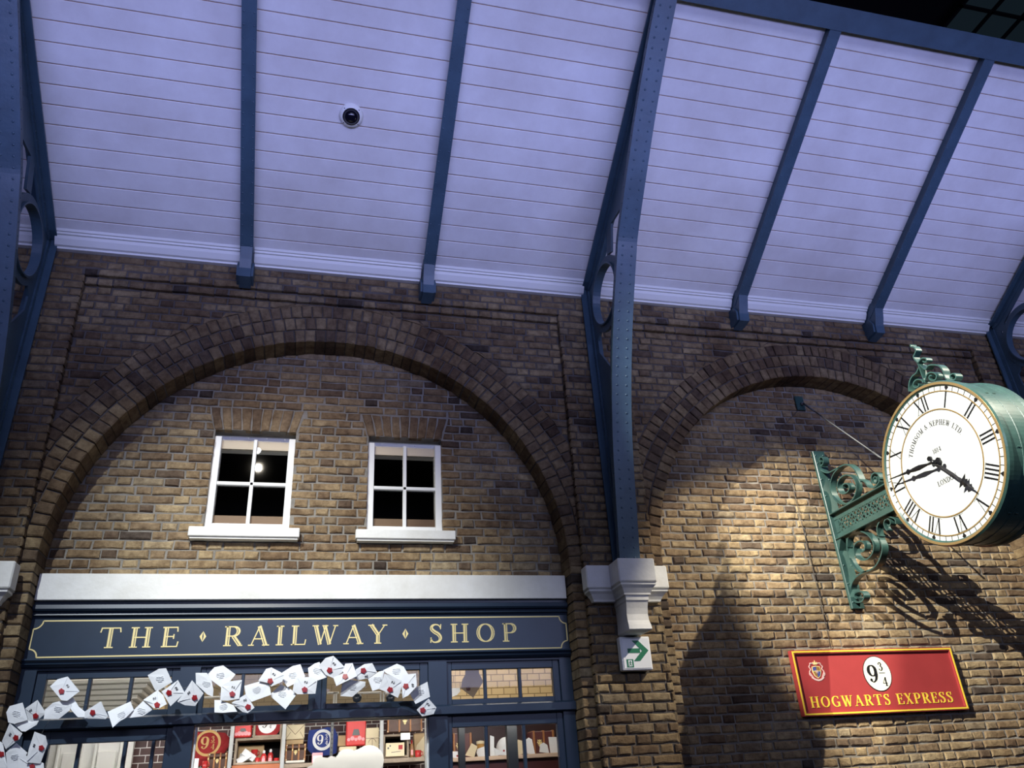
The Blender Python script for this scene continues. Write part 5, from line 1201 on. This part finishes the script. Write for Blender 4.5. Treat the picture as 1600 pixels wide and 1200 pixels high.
for k in range(60):
    a = PI/2-2*PI*k/60
    if k % 5: m.ribbon2d([(.5275*math.cos(a), .5275*math.sin(a)), (.572*math.cos(a), .572*math.sin(a))], [.0052]*2, fc, -.002, -.001)
    else:
        c, s_ = math.cos(a), math.sin(a); R0 = .550
        m.prism([((R0+du)*c-dv*s_, (R0+du)*s_+dv*c) for du, dv in ((.024, 0), (0, .018), (-.024, 0), (0, -.018))], fc, -.002, -.0005)
m.build('minute_track', [BLACK], dial)
def rom(tx): # widths in units of the numeral height
    W_ = {'I': .26, 'V': .62, 'X': .66}; return sum(W_[c] for c in tx), W_
for k, tx in enumerate(['XII', 'I', 'II', 'III', 'IIII', 'V', 'VI', 'VII', 'VIII', 'IX', 'X', 'XI']):
    a = PI/2-2*PI*k/12; c, s_ = math.cos(a), math.sin(a); H_ = .116; r0 = .401
    f2 = lambda u, v, h, c=c, s_=s_: fc((r0+v)*c+u*s_, (r0+v)*s_-u*c, h)
    m = MB(); tot, W_ = rom(tx); u = -tot*H_/2
    for ch in tx:
        wd = W_[ch]*H_; x0, x1 = u+.012, u+wd-.012; xm = u+wd/2
        if ch == 'I': m.ribbon2d([(xm, 0), (xm, H_)], [.0135]*2, f2, -.002, -.001)
        elif ch == 'V': m.ribbon2d([(x0, H_), (xm, 0)], [.014]*2, f2, -.002, -.001); m.ribbon2d([(xm, 0), (x1, H_)], [.0045]*2, f2, -.002, -.001)
        else: m.ribbon2d([(x0, H_), (x1, 0)], [.014]*2, f2, -.002, -.001); m.ribbon2d([(x0, 0), (x1, H_)], [.0045]*2, f2, -.002, -.0012)
        u += wd
    for v in (.001, H_-.001): m.ribbon2d([(-tot*H_/2+.004, v), (tot*H_/2-.004, v)], [.0022]*2, f2, -.002, -.001)
    m.build('numeral', [BLACK], dial)
m = MB(); R0 = .275; tx = 'THOMSOM & NEPHEW LTD.'; H_ = .040; wt = [GL[c][0]+.14 for c in tx]; total = sum(wt)*H_
KS = math.radians(129)*R0/total; a = math.radians(86)+total*KS/R0/2
for ch, w_ in zip(tx, wt):
    am = a-(w_-.14)*H_*KS/R0/2; c, s_ = math.cos(am), math.sin(am)
    f2 = lambda u, v, h, c=c, s_=s_: fc((R0+v)*c+u*s_, (R0+v)*s_-u*c, h)
    text(m, ch, f2, -GL[ch][0]*H_*KS/2, 0, H_, KS, 0, -.002, -.001, bold=1.25); a -= w_*H_*KS/R0
text(m, '1814', lambda u, v, h: fc(u, v, h), -.034, .078, .034, .95, .08, -.002, -.001, bold=1.25); text(m, 'LONDON', lambda u, v, h: fc(u, v, h), -.083, -.156, .037, .88, .10, -.002, -.001, bold=1.25)
m.build('dial_lettering', [INK], dial)
def hand(name, tip_px, X, L_fix, shape, tail, mi_mat):
    p = atx(*tip_px, X); u, v = YC-p.y, p.z-ZC; a = math.atan2(v, u); L = L_fix or math.hypot(u, v); co, si = math.cos(a), math.sin(a)
    f2 = lambda s_, w_, h: (X-h, YC-(s_*co-w_*si), ZC+(s_*si+w_*co)); m = MB()
    P = [(s_*L, w_) for s_, w_ in shape]+[(s_*L, -w_) for s_, w_ in shape[::-1]]
    n = len(shape); vs = [f2(s_*L, w_, 0) for s_, w_ in shape]+[f2(s_*L, -w_, 0) for s_, w_ in shape]+[f2(s_*L, 0, .008) for s_, w_ in shape]+[f2(s_*L, 0, -.003) for s_, w_ in shape]
    fs = []
    for k in range(n-1): fs += [(k, k+1, 2*n+k+1, 2*n+k), (2*n+k, 2*n+k+1, n+k+1, n+k), (k+1, k, 3*n+k, 3*n+k+1), (n+k, n+k+1, 3*n+k+1, 3*n+k)]
    m.add(vs, fs); disc(m, f2, -tail, 0, .019, -.006, .009, 18); m.ribbon2d([(0, 0), (-tail, 0)], [.02, .012], f2, -.003, .004)
    m.build(name, [BLACK], ck)
hand('minute_hand', (1390, 749), XF-.060, None, [(0, .012), (.12, .009), (.30, .020), (.42, .017), (.50, .012), (.56, .024), (.60, .010), (.80, .006), (.97, .005), (1, .0)], .055, 0)
hand('hour_hand', (1522.5, 764), XF-.042, None, [(0, .012), (.15, .010), (.50, .012), (.60, .009), (.68, .012), (.705, .060), (.75, .024), (.79, .034), (.84, .010), (.97, .006), (1, .0)], .055, 0)
m = MB(); m.lathe([(-.01, .022), (.066, .018), (.074, .012), (.076, .0)], lambda a_, b_, c_: (XF-a_, YC+b_, ZC+c_), 18); m.build('spindle', [BLACK], ck)
# crown of scrolls on top
def kpt(P, X=BXc): return [tuple(atx(1400+x/6, 520+y/6, X)[1:]) for x, y in P]
cr = MB()
rib(cr, spline(kpt([(300, 470), (270, 400), (245, 330), (228, 285), (200, 250), (190, 225), (205, 190), (212, 165), (190, 135), (165, 130), (160, 112)]), 6), .055, .010)
rib(cr, spline(kpt([(228, 290), (245, 265), (270, 240), (300, 240), (312, 262), (295, 278), (275, 268)]), 6), .055, .009)
rib(cr, spline(kpt([(250, 300), (300, 345), (330, 310), (380, 302), (430, 312), (465, 350), (480, 400), (505, 440), (540, 455), (580, 440), (592, 410), (570, 385), (540, 398), (540, 425), (560, 430)]), 6), .06, .010)
rib(cr, spline(kpt([(300, 450), (315, 400), (345, 375), (385, 378), (408, 405), (398, 440), (365, 450), (340, 430), (345, 405), (365, 402)]), 6), .06, .010)
rib(cr, spline(kpt([(240, 330), (215, 380), (180, 410), (155, 460), (148, 520), (150, 552)]), 6), .06, .010)
rib(cr, spline(kpt([(285, 470), (265, 445), (225, 440), (195, 465), (190, 500), (215, 515), (240, 500), (238, 478)]), 6), .06, .010)
cr.tube([(BXc, *kpt([(290, 475)])[0]), (BXc, *kpt([(232, 290)])[0])], .008, 6)
cr.build('crown_scrolls', [GREEN], ck)
m = MB(); m.box(BXc-.05, BXc+.05, 4.99, 5.048, ZC-.08, ZC+.10, bev=.004); m.build('mounting_block', [GREEN], ck)
